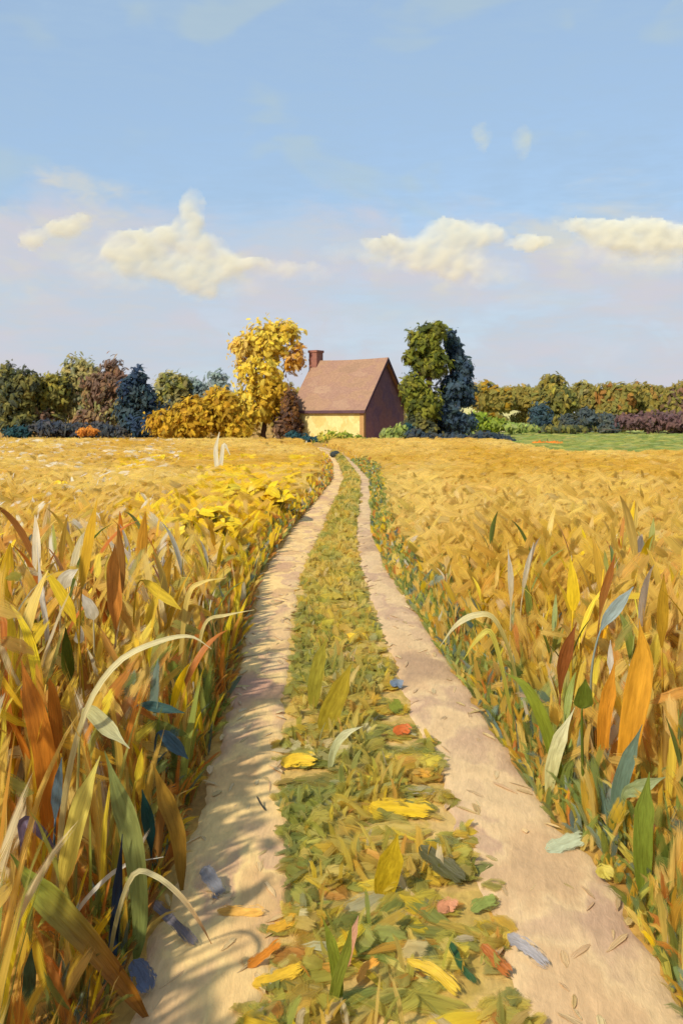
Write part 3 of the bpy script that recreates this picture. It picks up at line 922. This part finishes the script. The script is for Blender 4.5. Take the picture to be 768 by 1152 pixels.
up_('corn_leaf', 'dark red brown leaf slanting in the right field', 'leaf', [(628, 865), (630, 770), (636, 735), (648, 700)], [6, 12, 16, 4], [C(140, 80, 34), C(150, 88, 40)], stem=.3)
up_('corn_leaf', 'long green leaf curving over the right verge', 'leaf', [(634, 900), (620, 840), (606, 800), (588, 770), (566, 756)], [10, 14, 14, 11, 3], [C(120, 130, 40), C(142, 150, 44), C(150, 160, 60)])
up_('corn_leaf', 'pale cream green leaf upright at the edge of the right field', 'leaf', [(616, 905), (620, 866), (630, 830), (646, 796)], [6, 15, 16, 4], [C(190, 180, 110), C(216, 208, 150), C(226, 220, 176)])
up_('corn_leaf', 'deep green rounded leaf in the right field', 'leaf', [(656, 910), (654, 815), (655, 790), (658, 764)], [4, 22, 24, 10], [C(96, 108, 30), C(104, 116, 36)], stem=.5)
up_('grass_blade', 'light yellow spear of grass leaning on the right verge', 'grass blade', [(714, 972), (704, 960), (692, 946), (677, 930)], [8, 9, 8, 3], [C(214, 190, 60), C(236, 220, 120)])
up_('corn_leaf', 'broad green leaf standing at the right edge', 'leaf', [(724, 1015), (722, 960), (724, 910), (730, 868)], [14, 22, 22, 8], [C(120, 132, 40), C(132, 146, 56)])
up_('corn_leaf', 'dull teal leaf leaning at the right edge', 'leaf', [(690, 950), (696, 890), (708, 850), (722, 815)], [8, 18, 16, 4], [C(96, 118, 96), C(112, 132, 112)])
up_('corn_leaf', 'grey green leaf spread above the verge at the right edge', 'leaf', [(706, 960), (700, 900), (720, 886), (748, 874)], [6, 10, 18, 5], [C(130, 140, 80), C(150, 160, 110)], stem=.3)
up_('grass_blade', 'thin white blade tilted in the upper right field', 'grass blade', [(580, 760), (586, 680), (592, 640), (600, 610)], [3, 4, 6, 2], [C(200, 170, 90), WHITE], stem=.4)
up_('grass_blade', 'thin white upright blade left of the tilted one', 'grass blade', [(572, 770), (574, 690), (574, 650), (571, 618)], [3, 4, 7, 2], [C(200, 170, 90), WHITE], stem=.4)
up_('corn_leaf', 'ochre leaf standing alone at the far right edge', 'leaf', [(748, 870), (744, 740), (744, 690), (746, 645)], [6, 12, 16, 8], [C(190, 144, 40), C(204, 160, 44)], stem=.4)
# middle strip and ruts
ly('fallen_leaf', 'broad yellow leaf lying level in the middle strip', [(412, 912), (450, 911), (492, 916)], 26, C(206, 168, 22))
up_('corn_leaf', 'wide yellow leaf standing below the level yellow one', 'leaf', [(430, 1012), (434, 990), (440, 965), (447, 938)], [20, 28, 28, 14], [C(186, 154, 28), C(214, 180, 40)])
ly('fallen_leaf', 'dark olive leaf beside the right rut', [(474, 962), (500, 985), (522, 1003)], 26, C(78, 74, 34))
ly('fallen_leaf', 'ochre yellow leaf at the bottom of the middle strip', [(458, 1094), (490, 1106), (518, 1130)], 17, C(206, 168, 40))
ly('fallen_leaf', 'narrow dark green leaf beside the bottom ochre one', [(508, 1074), (518, 1098), (533, 1118)], 12, C(44, 78, 36))
ly('fallen_leaf', 'rust brown leaf at the foot of the right rut', [(544, 1074), (558, 1090), (574, 1106)], 18, C(168, 96, 34))
up_('grass_blade', 'pink thin blade in the lower middle strip', 'grass blade', [(388, 1092), (393, 1068), (398, 1048), (403, 1030)], [8, 9, 9, 5], [C(214, 150, 110), C(226, 172, 140)])
up_('grass_blade', 'pale bent grass blade in the centre of the strip', 'grass blade', [(370, 868), (376, 842), (388, 826), (408, 817)], [6, 9, 9, 5], [C(190, 190, 130), C(222, 216, 170)])
ly('fallen_leaf', 'soft orange curled leaf near the pebble', [(402, 1112), (410, 1098), (428, 1088)], 12, C(222, 154, 56))
ly('fallen_leaf', 'long yellow leaf on the bottom of the left rut', [(284, 1112), (312, 1104), (344, 1094)], 18, C(216, 172, 42))
ly('fallen_leaf', 'deep orange leaf above the long yellow one', [(279, 1094), (298, 1082), (317, 1068)], 13, C(206, 126, 32))
ly('fallen_leaf', 'level amber leaf across the sunny part of the left rut', [(244, 1029), (272, 1030), (300, 1030)], 14, C(220, 166, 72))
ly('fallen_leaf', 'amber leaf at the inner edge of the left rut', [(300, 1052), (318, 1046), (336, 1036)], 15, C(206, 154, 40))
ly('fallen_leaf', 'rounded yellow leaf at the left side of the strip', [(316, 862), (336, 856), (358, 858)], 20, C(222, 180, 40))
ly('fallen_leaf', 'small orange yellow leaf high in the strip', [(390, 714), (400, 720), (414, 716)], 13, C(226, 176, 44))
ly('fallen_leaf', 'pale teal leaf lying on the right rut', [(611, 960), (634, 953), (660, 944)], 19, C(178, 184, 150))
ly('fallen_leaf', 'blue grey leaf on the lower right rut', [(573, 1064), (594, 1078), (614, 1098)], 17, C(148, 142, 142))
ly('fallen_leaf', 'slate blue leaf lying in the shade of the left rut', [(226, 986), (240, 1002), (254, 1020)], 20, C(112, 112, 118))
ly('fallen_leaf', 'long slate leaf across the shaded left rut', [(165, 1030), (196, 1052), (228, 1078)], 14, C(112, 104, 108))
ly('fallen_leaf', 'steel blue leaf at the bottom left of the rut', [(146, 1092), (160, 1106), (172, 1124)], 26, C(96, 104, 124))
ly('fallen_leaf', 'small rust leaf high beside the right rut', [(442, 826), (452, 822), (462, 826)], 17, C(190, 96, 36))
ly('fallen_leaf', 'little blue leaf at the edge of the right rut', [(440, 774), (446, 770), (454, 773)], 13, C(104, 116, 130))
ly('fallen_leaf', 'green oval leaf just below the little blue one', [(438, 800), (446, 796), (453, 792)], 20, C(120, 124, 36))
ly('fallen_leaf', 'ochre leaf in front of the dark olive leaf', [(465, 875), (474, 872), (486, 876)], 14, C(196, 142, 40))
ly('fallen_leaf', 'green leaf beside the rust leaf at the right rut', [(528, 1028), (544, 1020), (560, 1016)], 18, C(130, 140, 66))
ly('fallen_leaf', 'salmon leaf at the lower edge of the strip', [(492, 1030), (504, 1022), (514, 1026)], 18, C(196, 132, 92))
ly('fallen_leaf', 'round yellow green leaf on the right verge', [(672, 990), (680, 984), (690, 992)], 18, C(190, 170, 70))
up_('grass_blade', 'bright green blade standing in the lower strip', 'grass blade', [(382, 1130), (378, 1090), (372, 1060), (362, 1030)], [10, 14, 12, 4], [C(130, 138, 40), C(150, 156, 54)])
up_('grass_blade', 'olive blade crossing the bright green one', 'grass blade', [(372, 1138), (380, 1100), (390, 1070), (396, 1034)], [10, 13, 11, 4], [C(120, 124, 40), C(136, 140, 50)])
up_('grass_blade', 'yellow olive blade leaning right in the upper strip', 'grass blade', [(362, 826), (372, 800), (384, 772), (396, 744)], [16, 24, 20, 6], [C(160, 140, 40), C(186, 160, 44)])
up_('grass_blade', 'second olive blade left of the leaning yellow olive one', 'grass blade', [(352, 800), (354, 770), (360, 740), (368, 716)], [10, 16, 14, 5], [C(150, 140, 46), C(170, 156, 54)])
ly('twig', 'short black twig lying on the sunny left rut', [(288, 902), (294, 912), (302, 921)], 3, C(50, 50, 44), 'twig', None)



# what stands before a single leaf must stay low enough to leave it in view
CLEAR = []
for a_, k_ in UPS:
    path, ws = a_[3], a_[4]
    Df = GD(path[0][1])
    m_ = len(path) - 1
    for k in range(m_):
        for t in (.0, .33, .66):
            f = (k + t) / m_
            if f < max(.3, k_.get('stem', 0)):
                continue
            CLEAR.append((path[k][0] + (path[k + 1][0] - path[k][0]) * t, path[k][1] + (path[k + 1][1] - path[k][1]) * t, max(ws) * .5 + 3, Df))
    CLEAR.append((*path[-1], 5, Df))
for a_, k_ in LYS:
    path, wp = a_[2], a_[3]
    Df = GD(sum(p[1] for p in path) / len(path) + wp * .35)
    for k in range(len(path) - 1):
        for t in (0, .5, 1):
            CLEAR.append((path[k][0] + (path[k + 1][0] - path[k][0]) * t, path[k][1] + (path[k + 1][1] - path[k][1]) * t + wp * .3, wp * .5 + 2, Df - .02))
CL = np.array(CLEAR)


def headroom(x, d, wd):
    """greatest height at (x, d) that hides none of the single leaves behind it"""
    px = CX + x * F / d
    k = (CL[:, 3] > d) & (np.abs(CL[:, 0] - px) < CL[:, 2] + wd * .5 * F / d)
    if not k.any():
        return 9.0
    return float(H - (np.max(CL[k, 1] + CL[k, 2]) - HOR) * d / F)


def pick(*pw):
    t = sum(p[1] for p in pw)
    r = U(0, t)
    for p, wt in pw:
        r -= wt
        if r <= 0:
            return jit(rnd.choice(p), .14)
    return jit(rnd.choice(pw[0][0]), .14)


def hcrop(d):
    return float(np.interp(d, [0, 5, 8, 12, 20, 35, 60, 90], [1.55, 1.5, 1.2, .95, .75, .6, .5, .42]))


def side_ok(x, d):
    if x < la(d) - .02:
        return 'L', la(d) - x
    if x > rb(d) + .02:
        return 'R', x - rb(d)
    return None, 0


# standing mass of the field: past what one can count
TOSUN = -SUN_TRAVEL


def facing(sp=.55):
    """leaves turn broadside to the light"""
    return (Vector((TOSUN.x, TOSUN.y, TOSUN.z * .55)).normalized() + Vector((U(-sp, sp), U(-sp, sp), U(-sp, sp) * .6))).normalized()


mb = MB()
cnt = 0
for k in range(60000):
    d = 2.2 + 92 * U(0, 1) ** 1.9
    hwid = .40 * d + 2.2
    x = U(-hwid, hwid)
    s_, e = side_ok(x, d)
    if not s_ or (d < 4.6 and x < -.36 * d - .25) or (s_ == 'L' and e < .07):
        continue
    if d > 52 and x > 11.5 + (d - 52) * .05:
        continue
    if d > 84 and x > -40 and x < 30:
        continue
    if U(0, 1) > min(1, .42 + d / 14):
        continue
    hc = hcrop(d) * min(1, ((.82 if d < 7.5 else .6 if d < 12 else .5) + e * .5) if s_ == 'L' else (.3 + e * .5)) * U(.6 + min(.25, d * .008), 1.05)
    big = nz(x, d * .6, .5 / (1 + d * .03), 3) + .5 * nz(x, d * .6, 1.4 / (1 + d * .04), 8)
    near = d < 13
    if s_ == 'L':
        col = pick((FIELD, 6), (YELS, 1.3 + 3 * (big > .2)), ((ORNG, 2.2 + 3.5 * (big < -.15)) if near else (ORNG, .6)), (PALE, .8 + 1.5 * (abs(big) < .06)), (GRN, .8 if near else .15), (BRN, .7 if near else .05))
    else:
        col = pick((FIELD, 7), (YELS, 1.1), (ORNG, 1.8 if big > .1 and d < 25 else .5), (PALE, .45), (GRN, .5 if near else .08), (BRN, .4 if near else .04))
    if e < .4 and U(0, 1) < .6 and d < 40:
        col = pick((GRN, 3), (BLU, 1.6 if s_ == 'R' else .7), (FIELD, 2), (ORNG, 1))
        hc *= .8
    loc = mixt(C(210, 166, 56), C(226, 194, 104), min(1, max(0, .5 + big * 1.1)))
    if e > .4:
        col = mixt(col, loc, min(.8, .22 + max(0, d - 5) / (26 if s_ == 'L' else 14)))
    wd = (.058 + .0056 * min(d, 25)) * U(.6, 1.4)
    pl = .62 if e > .3 else .35
    bright = s_ == 'L' and 8.5 < d < 46 and 130 < CX + x * F / d < 352 and nz(x, d * .5, .35, 4) > (-.2 if d > 13 else .08)
    if bright and U(0, 1) < .5:
        col = jit(rnd.choice(YELS), .1)
    if s_ == 'L' and d > 9 and CX + x * F / d < 200 and U(0, 1) < .085:
        col = jit(C(232, 222, 196), .06)
    if d < 14:
        hc = min(hc, headroom(x, d, wd) * U(.75, .95), .55 + .22 * d if d < 4.5 else 9)
        if hc < .06:
            continue
    if U(0, 1) < pl and e > min(.9, .05 + .016 * d):      # leaves spread in the top of the canopy
        flatn = min(1, max(0, (d - 8) / 25))
        an = U(0, 6.28)
        dr = Vector((math.cos(an) * (.5 + .5 * flatn), math.sin(an) * .5, U(.1, 1.1) * (1 - .75 * flatn)))
        lo = .45 + .4 * flatn
        stroke(mb, Vector((x, d, max(.03, hc * U(lo, 1.0)))), dr, facing(.4 - .15 * flatn), (.22 + .011 * d) * U(.7, 1.5), (.085 + .0052 * d) * U(.7, 1.3), col, .12, 5, 3, .5)
    else:
        blade(mb, (x, d, 0), U(0, 6.283), hc * U(.8, 1.1), wd * 1.15, col, U(.02, .25), U(.05, .5), 6, across=3, face=facing())
    cnt += 1
tag(mb.build('field_crop', M_GRASS), 'golden standing crop filling both fields', 'crop', kind='stuff')
print('field blades', cnt)

# grass of the middle strip and of the verges
OLV = [C(184, 172, 66), C(204, 184, 76), C(192, 174, 90), C(172, 164, 62), C(212, 190, 102)]
mb = MB()
for k in range(19000):
    d = 1.6 + 60 * U(0, 1) ** 2.2
    a, b = lb(d) - .03, ra(d) + .03
    t = U(0, 1)
    x = a + (b - a) * t + rnd.gauss(0, .03)
    if d > 7:
        x = (a + b) / 2 + (x - (a + b) / 2) * .82
    p = Vector((x, d, .012))
    mid_ = 1 - abs(2 * t - 1)
    big = nz(x * 1.6, d * .8, 1.6, 11)
    col = pick((OLV, 6), (YELS, .8 + 2 * (big > .2)), (FIELD, 2.2), (GRN, 1.6 + 2.5 * (big < -.2)), (ORNG, 1.0 if d < 12 else .3), (BLU, .3), (SAGE, 1.2), (PALE, .6))
    loc = mixt(C(166, 160, 70), C(214, 184, 92), min(1, max(0, .5 + 1.3 * nz(x * 2, d * .9, 1.3, 21))))
    col = mixt(col, loc, min(.75, .14 + d / 24))
    pt_ = nz(x * 1.1, d * .55, 1.5, 31) + .4 * nz(x, d, 3.5, 37)
    if pt_ > .16 and U(0, 1) < .78:
        continue
    if pt_ < -.42:
        col = mixt(col, jit(rnd.choice([C(124, 134, 54), C(142, 148, 70), C(132, 136, 78)]), .1), .55)
    elif -.05 < pt_ < .1:
        col = mixt(col, jit(rnd.choice([C(214, 176, 50), C(206, 160, 66)]), .1), .5)
    hr = headroom(x, d, .08) if d < 9 else 9
    if hr < .02:
        continue
    L_ = (1.25 if d < 9 else 1) * (.06 + .10 * mid_) * U(.5, 1.4) * (1 + d * .02)
    W_ = (.040 + .0042 * d) * U(.5, 1.6)
    r = U(0, 1)
    an = U(0, 6.28)
    if r < .5 or hr < .12:
        stroke(mb, p + Vector((0, 0, U(.004, .02))), Vector((math.cos(an), math.sin(an), U(-.03, .05))), Vector((U(-.2, .2), U(-.35, .05), 1)), L_ * 1.7, W_ * 2.0, col, .06, 5, 3, .5)
    elif r < .8:
        stroke(mb, p + Vector((0, 0, U(.015, .05))), Vector((math.cos(an), math.sin(an), U(-.1, .6))), facing(.4), L_ * 1.5, W_ * 1.6, col, .2, 5, 3, .4)
    else:
        blade(mb, p, an, L_, W_, col, U(.1, .6), U(.2, 1.0), 5, face=facing())
tag(mb.build('strip_grass', M_GRASS), 'olive and yellow grass growing between the wheel ruts', 'grass', kind='stuff')

mb = MB()
for k in range(10500):
    d = 2.0 + 50 * U(0, 1) ** 2.0
    L_side = U(0, 1) < .38
    e = abs(rnd.gauss(0, .13 if L_side else .27)) - .02
    if L_side:
        x = la(d) - .06 - e * (1 + d * .03)
        col = pick((GRN, 2.2), (ORNG, 1.5), (BRN, 1.4), (FIELD, 1.6), (BLU, .8), (YELS, .7))
    else:
        x = rb(d) + e * (1 + d * .03)
        col = pick((GRN, 3.4), (SAGE, 3), (BLU, 1.6), (FIELD, 2.2), (OLV, 2), (YELS, .3), (ORNG, .4))
    e = max(.02, e)
    hh = ((.20 if d < 22 and L_side else .14) + .5 * e) * U(.5, 1.5)
    if d < 11:
        hh = min(hh, headroom(x, d, .05))
        if hh < .04:
            continue
    blade(mb, (x, d, .01), U(0, 6.28), hh, (.028 + .0055 * d) * U(.6, 1.5), col, U(.1, .7), U(.2, 1.0), 5, face=facing())
tag(mb.build('verge_grass', M_GRASS), 'green and rusty verge grass along the outer edges of the ruts', 'grass', kind='stuff')

# straw and crumbs of earth scattered on the ruts
mb = MB()
for k in range(420):
    d = 2.0 + 24 * U(0, 1) ** 1.7
    lft = U(0, 1) < .5
    a, b = (la(d), lb(d)) if lft else (ra(d), rb(d))
    x = a + (b - a) * U(-.02, 1.02)
    an = math.pi / 2 + rnd.gauss(0, .5)
    col = jit(rnd.choice([C(226, 192, 134), C(216, 178, 128), C(206, 170, 122), C(230, 200, 144), C(204, 174, 112)]), .06)
    stroke(mb, Vector((x, d, U(.02, .026))), Vector((math.cos(an), math.sin(an), U(-.02, .02))), Vector((U(-.1, .1), U(-.2, .05), 1)), U(.05, .2) * (1 + d * .03), U(.012, .05) * (1 + d * .03), col, .04, 4, 3, .5)
tag(mb.build('loose_straw', M_DAB), 'crumbs of earth and straw scattered on the wheel ruts', 'straw', kind='stuff')

# meadow and farmyard tufts
mb = MB()
for k in range(4200):
    d = U(54, 150)
    x = U(11 + (d - 52) * .06, .37 * d + 6)
    an = U(-.4, .4)
    stroke(mb, Vector((x, d, U(.03, .12))), Vector((math.cos(an), math.sin(an), U(-.02, .1))), Vector((U(-.2, .2), -.5, 1)), U(.8, 2.2), U(.25, .5), jit(rnd.choice([C(146, 156, 76), C(170, 170, 84), C(158, 166, 100), C(190, 180, 96), C(132, 146, 66)]), .12), .1, 4, 3, .4)
for k in range(1500):
    d = U(82, 100)
    x = U(-42, 13)
    blade(mb, (x, d, 0), U(0, 6.28), U(.25, .55), U(.2, .4), pick((FIELD, 3), (SAGE, 2), (BGREEN, 1.5), (PALE, .7)), U(.1, .5), U(.2, .8), 4)
tag(mb.build('meadow_grass', M_GRASS), 'short pale green grass of the meadow and farmyard', 'grass', kind='stuff')

# ------------------------------------------------------------------ single corn plants near the track
def add_corn_proto(seed, nleaf):
    r_ = random.Random(seed)
    root = bpy.data.objects.new('corn_plant', None)
    root.empty_display_size = .2
    COL.objects.link(root)
    parts = []
    m_ = MB()
    lean = (r_.uniform(-.07, .07), r_.uniform(-.07, .07))
    pt = lambda z: Vector((lean[0] * z * z, lean[1] * z * z, z))
    m_.tube([pt(0), pt(.3), pt(.6), pt(.92)], [.013, .012, .009, .004], (1, 1, 1), 6)
    parts.append(m_.build('stalk', M_LEAF, root))
    az = r_.uniform(0, 6.28)
    for k in range(nleaf):
        z = .08 + .80 * (k + r_.uniform(0, .5)) / nleaf
        az += 2.4 + r_.uniform(-.5, .5)
        m_ = MB()
        blade(m_, pt(z), az, r_.uniform(.34, .62), r_.uniform(.06, .115), (1, 1, 1), r_.uniform(.12, .45), r_.uniform(.1, .7), 8, tipcol=(1.0, .93, .8), fold=.2)
        parts.append(m_.build('leaf', M_THICK, root))
    return root, parts


PROTO = [add_corn_proto(100 + k, 4 + k % 3) for k in range(8)]
used = [False] * 8
KINDS_ = {'golden': [(FIELD, 5), (YELS, 2), (PALE, 1), (ORNG, .7)],
          'rusty orange': [(ORNG, 5), (FIELD, 2.5), (BRN, 1.6), (YELS, .8)],
          'green': [(GRN, 4), (FIELD, 2.2), (SAGE, 1.2), (BLU, .5), (YELS, 1)]}


def place_corn(x, d, h, kind, label, group):
    k = rnd.randrange(8)
    root, parts = PROTO[k]
    if used[k]:
        r2 = root.copy()
        COL.objects.link(r2)
        ps = []
        for p in parts:
            c_ = p.copy()
            COL.objects.link(c_)
            c_.parent = r2
            ps.append(c_)
        root, parts = r2, ps
    used[k] = True
    root.location = (x, d, 0)
    root.rotation_euler = (U(-.08, .08), U(-.08, .08), U(0, 6.28))
    root.scale = (h * U(.85, 1.05), h * U(.85, 1.05), h)
    tag(root, label, 'corn plant', group)
    for p in parts:
        p.color = (*pick(*KINDS_[kind]), 1)


spots = []
tries = 0
while len(spots) < 175 and tries < 40000:
    tries += 1
    d = 4.3 + 9.5 * U(0, 1) ** 1.15
    x = U(-.36 * d - .5, .36 * d + .5)
    s_, e = side_ok(x, d)
    if not s_ or e < .1 or (s_ == 'R' and U(0, 1) < .55):
        continue
    if any((x - a) ** 2 + (d - b) ** 2 < .22 ** 2 for a, b, *_ in spots):
        continue
    spots.append((x, d, s_, e))
for x, d, s_, e in spots:
    hh = hcrop(d) * min(1, (.5 + e * .8) if s_ == 'L' else (.36 + e * .62)) * U(.75, 1.1)
    hh = min(hh, max(.22, headroom(x, d, .25) * .92))
    r = U(0, 1)
    if s_ == 'L':
        kind = 'rusty orange' if r < .26 and d < 9 else ('green' if r > .86 else 'golden')
    else:
        kind = 'rusty orange' if r < .12 else ('green' if r > (.62 if e < .6 else .86) else 'golden')
    where = 'left' if s_ == 'L' else 'right'
    place_corn(x, d, hh, kind, '%s corn plant standing among others in the %s field' % (kind, where), '%s corn plants in the %s field' % (kind, where))

# ------------------------------------------------------------------ flowers in the left field
def clump(label, x, y, rx, ry, n, pal, lw=.2):
    D = GD(y)
    b = G(x, y)
    s = D / F
    root = empty('flower_clump', b, label, 'flowers', 'bright yellow flower clumps in the left field')
    m1, m2 = MB(), MB()
    for k in range(n):
        px, py = U(-rx, rx) * s, U(-.5, .5) * rx * s
        z = hcrop(D) * .75 + (1 - (px / (rx * s)) ** 2) * ry * s * U(-.3, 1)
        m1.tube([Vector((px * .6, py * .6, 0)), Vector((px, py, z))], [.012, .008], C(150, 140, 40), 4)
        stroke(m2, Vector((px, py, z)), Vector((U(-1, 1), U(-.6, .6), U(-.3, .6))), Vector((U(-.5, .5), -.8, 1)), lw * U(.7, 1.5), lw * U(.45, .7), jit(rnd.choice(pal), .1), .3, 5, 3, .4)
    m2.build('petals', M_THICK, root)
    m1.build('stems', M_LEAF, root)


clump('broad bright yellow flower clump beside the far bend of the track', 285, 588, 40, 18, 80, YELS, .34)
clump('yellow flower clump nearer than the broad one by the bend', 232, 640, 34, 22, 60, YELS, .2)
clump('small yellow flower clump high at the left edge of the field', 66, 575, 10, 9, 18, YELS, .3)
clump('small yellow flower clump nearest the golden bush', 182, 530, 16, 6, 22, YELS, .4)
clump('lemon yellow flower clump left of the shaded rut', 196, 672, 20, 14, 34, [C(240, 212, 60), C(236, 198, 30)], .17)

# ------------------------------------------------------------------ single leaves and blades one can point at
def smooth(pts, n):
    pts = [Vector(p) for p in pts]
    if len(pts) == 2:
        return [pts[0].lerp(pts[1], i / (n - 1)) for i in range(n)]
    q = [pts[0] * 2 - pts[1]] + pts + [pts[-1] * 2 - pts[-2]]
    res = []
    m = len(pts) - 1
    for i in range(n):
        t = i / (n - 1) * m
        k = min(int(t), m - 1)
        t -= k
        a, b, c_, d_ = q[k:k + 4]
        res.append(.5 * ((2 * b) + (c_ - a) * t + (2 * a - 5 * b + 4 * c_ - d_) * t * t + (-a + 3 * b - 3 * c_ + d_) * t ** 3))
    return res


def prof(ws, n):
    return list(np.interp(np.linspace(0, 1, n), np.linspace(0, 1, len(ws)), ws))


def upright(name, label, cat, path, ws, cols, stem=0, group=None, lean=0.0, n=22, mat=None):
    """path: photo pixels, the first one the foot on the ground; ws full widths in pixels; stem: share of the path that is bare stalk"""
    D = GD(path[0][1])
    s = D / F
    foot = G(*path[0])
    pts = []
    for k, (x, y) in enumerate(path):
        p = P(x, y, D)
        f = k / (len(path) - 1)
        q = P(x, y, D + lean * f)
        pts.append((q if k else p) - foot)
    pts = smooth(pts, n)
    wd = [q * s * .5 for q in prof(ws, n)]
    cl = cols if isinstance(cols, list) else [cols]
    arr = np.array([c_ for c_ in cl])
    tt = np.linspace(0, 1, n)
    cc = [tuple(float(np.interp(t, np.linspace(0, 1, len(cl)), arr[:, k])) for k in range(3)) for t in tt]
    nr = (Vector((U(-.35, .35), -1, .55))).normalized()
    if stem:
        root = empty(name, foot, label, cat, group)
        k = max(2, int(n * stem))
        m_ = MB()
        m_.tube(pts[:k + 1], [.011 - .006 * i / k for i in range(k + 1)], cc[:k + 1], 6)
        m_.build('stalk', M_LEAF, root)
        m_ = MB()
        ln = n - k
        m_.ribbon(pts[k:], [max(.002, wd[k + i] * min(1, .25 + 3.5 * i / ln, .12 + 3.2 * (ln - 1 - i) / ln)) for i in range(ln)], nr, cc[k:], .16, 5)
        m_.build('leaf', M_THICK, root)
        return root
    m_ = MB()
    m_.ribbon(pts, [max(.0016, wd[i] * min(1, .35 + i / 4, .1 + 3.0 * (n - 1 - i) / n)) for i in range(n)], nr, cc, .18, 5)
    o = m_.build(name, mat or M_THICK)
    o.location = foot
    return tag(o, label, cat, group)


def lying(name, label, path, wpx, col, cat='fallen leaf', group='fallen leaves on the track', z=.025, tilt=.75, up=.0, n=12, taper=.35):
    """a leaf on the ground or in the low grass: path in photo pixels on the ground, raised a little and tilted to the light"""
    y0 = sum(p[1] for p in path) / len(path) + wpx * .35
    D0 = GD(y0)
    s = D0 / F
    foot = G(path[0][0], y0)
    # length along the ground, width tilted upwards
    raw = []
    for x, y in path:
        dy = y0 - wpx * .35 - y
        g = Vector(((x - CX) * s, D0 + dy * s * 1.1, z + dy * s * .55 + wpx * s * .25))
        raw.append(g - foot)
    zmin = min(p.z for p in raw)
    if zmin < wpx * s * .22 + .012:
        for p in raw:
            p.z += wpx * s * .22 + .012 - zmin
    pts = smooth(raw, n)
    for i, p in enumerate(pts):
        t = i / (n - 1)
        p.z += up * math.sin(t * math.pi)
    cl = [mixt(col, tuple(v * 1.12 for v in col), i / n) for i in range(n)]
    m_ = MB()
    ws = []
    for i in range(n):
        t = i / (n - 1)
        ws.append(wpx * s * .56 * max(taper * (.5 if i in (0, n - 1) else 1), (1 - abs(2 * t - 1) ** 8)) * U(.85, 1.1))
    m_.ribbon(pts, ws, Vector((U(-.25, .25), -.75, tilt)).normalized(), cl, .14, 5)
    o = m_.build(name, M_DAB)
    o.location = foot
    return tag(o, label, cat, group)


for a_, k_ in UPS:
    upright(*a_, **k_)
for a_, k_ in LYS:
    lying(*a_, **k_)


# the forked dry plant far off in the left field: two bleached leaves from one foot
foot = G(*FORK)
sf = GD(FORK[1]) / F
root = empty('dry_plant', foot, 'pale forked dry plant at the far end of the left field', 'plant')
for path, wd_ in (([(246, 545), (244, 522), (243, 505), (247, 486)], 5.5), ([(246, 545), (249, 520), (252, 500), (259, 512)], 4.5)):
    pts = smooth([P(x, y, GD(FORK[1])) - foot for x, y in path], 14)
    m_ = MB()
    m_.ribbon(pts, [max(.01, wd_ * sf * .5 * min(1, .3 + i / 5, .1 + 2.6 * (13 - i) / 13)) for i in range(14)], Vector((U(-.3, .3), -1, .5)).normalized(), C(226, 216, 184), .2, 5)
    m_.build('leaf', M_THICK, root)


def stone(name, label, x, y, r, col):
    import bmesh
    bm = bmesh.new()
    bmesh.ops.create_icosphere(bm, subdivisions=3, radius=r)
    for v in bm.verts:
        k = 1 + .18 * noise.noise(v.co / r * 1.3 + Vector((x, y, 0)))
        v.co = Vector((v.co.x * k * 1.1, v.co.y * k, v.co.z * k * .85))
    me = bpy.data.meshes.new(name)
    bm.to_mesh(me)
    bm.free()
    for p in me.polygons:
        p.use_smooth = True
    me.materials.append(dab_mat(name + '_surface', [col, tuple(v * 1.5 for v in col), tuple(v * .7 for v in col)], cell=1.2 / r, fine=6 / r, dist=r * .1))
    o = bpy.data.objects.new(name, me)
    COL.objects.link(o)
    o.location = G(x, y, r * .72)
    tag(o, label, 'stone')


stone('pebble', 'small round dark grey pebble in the lower middle strip', 421, 1072, .024, C(100, 92, 70))
stone('boulder', 'black boulder where the track bends away from sight', 377, 515, .26, C(48, 52, 50))
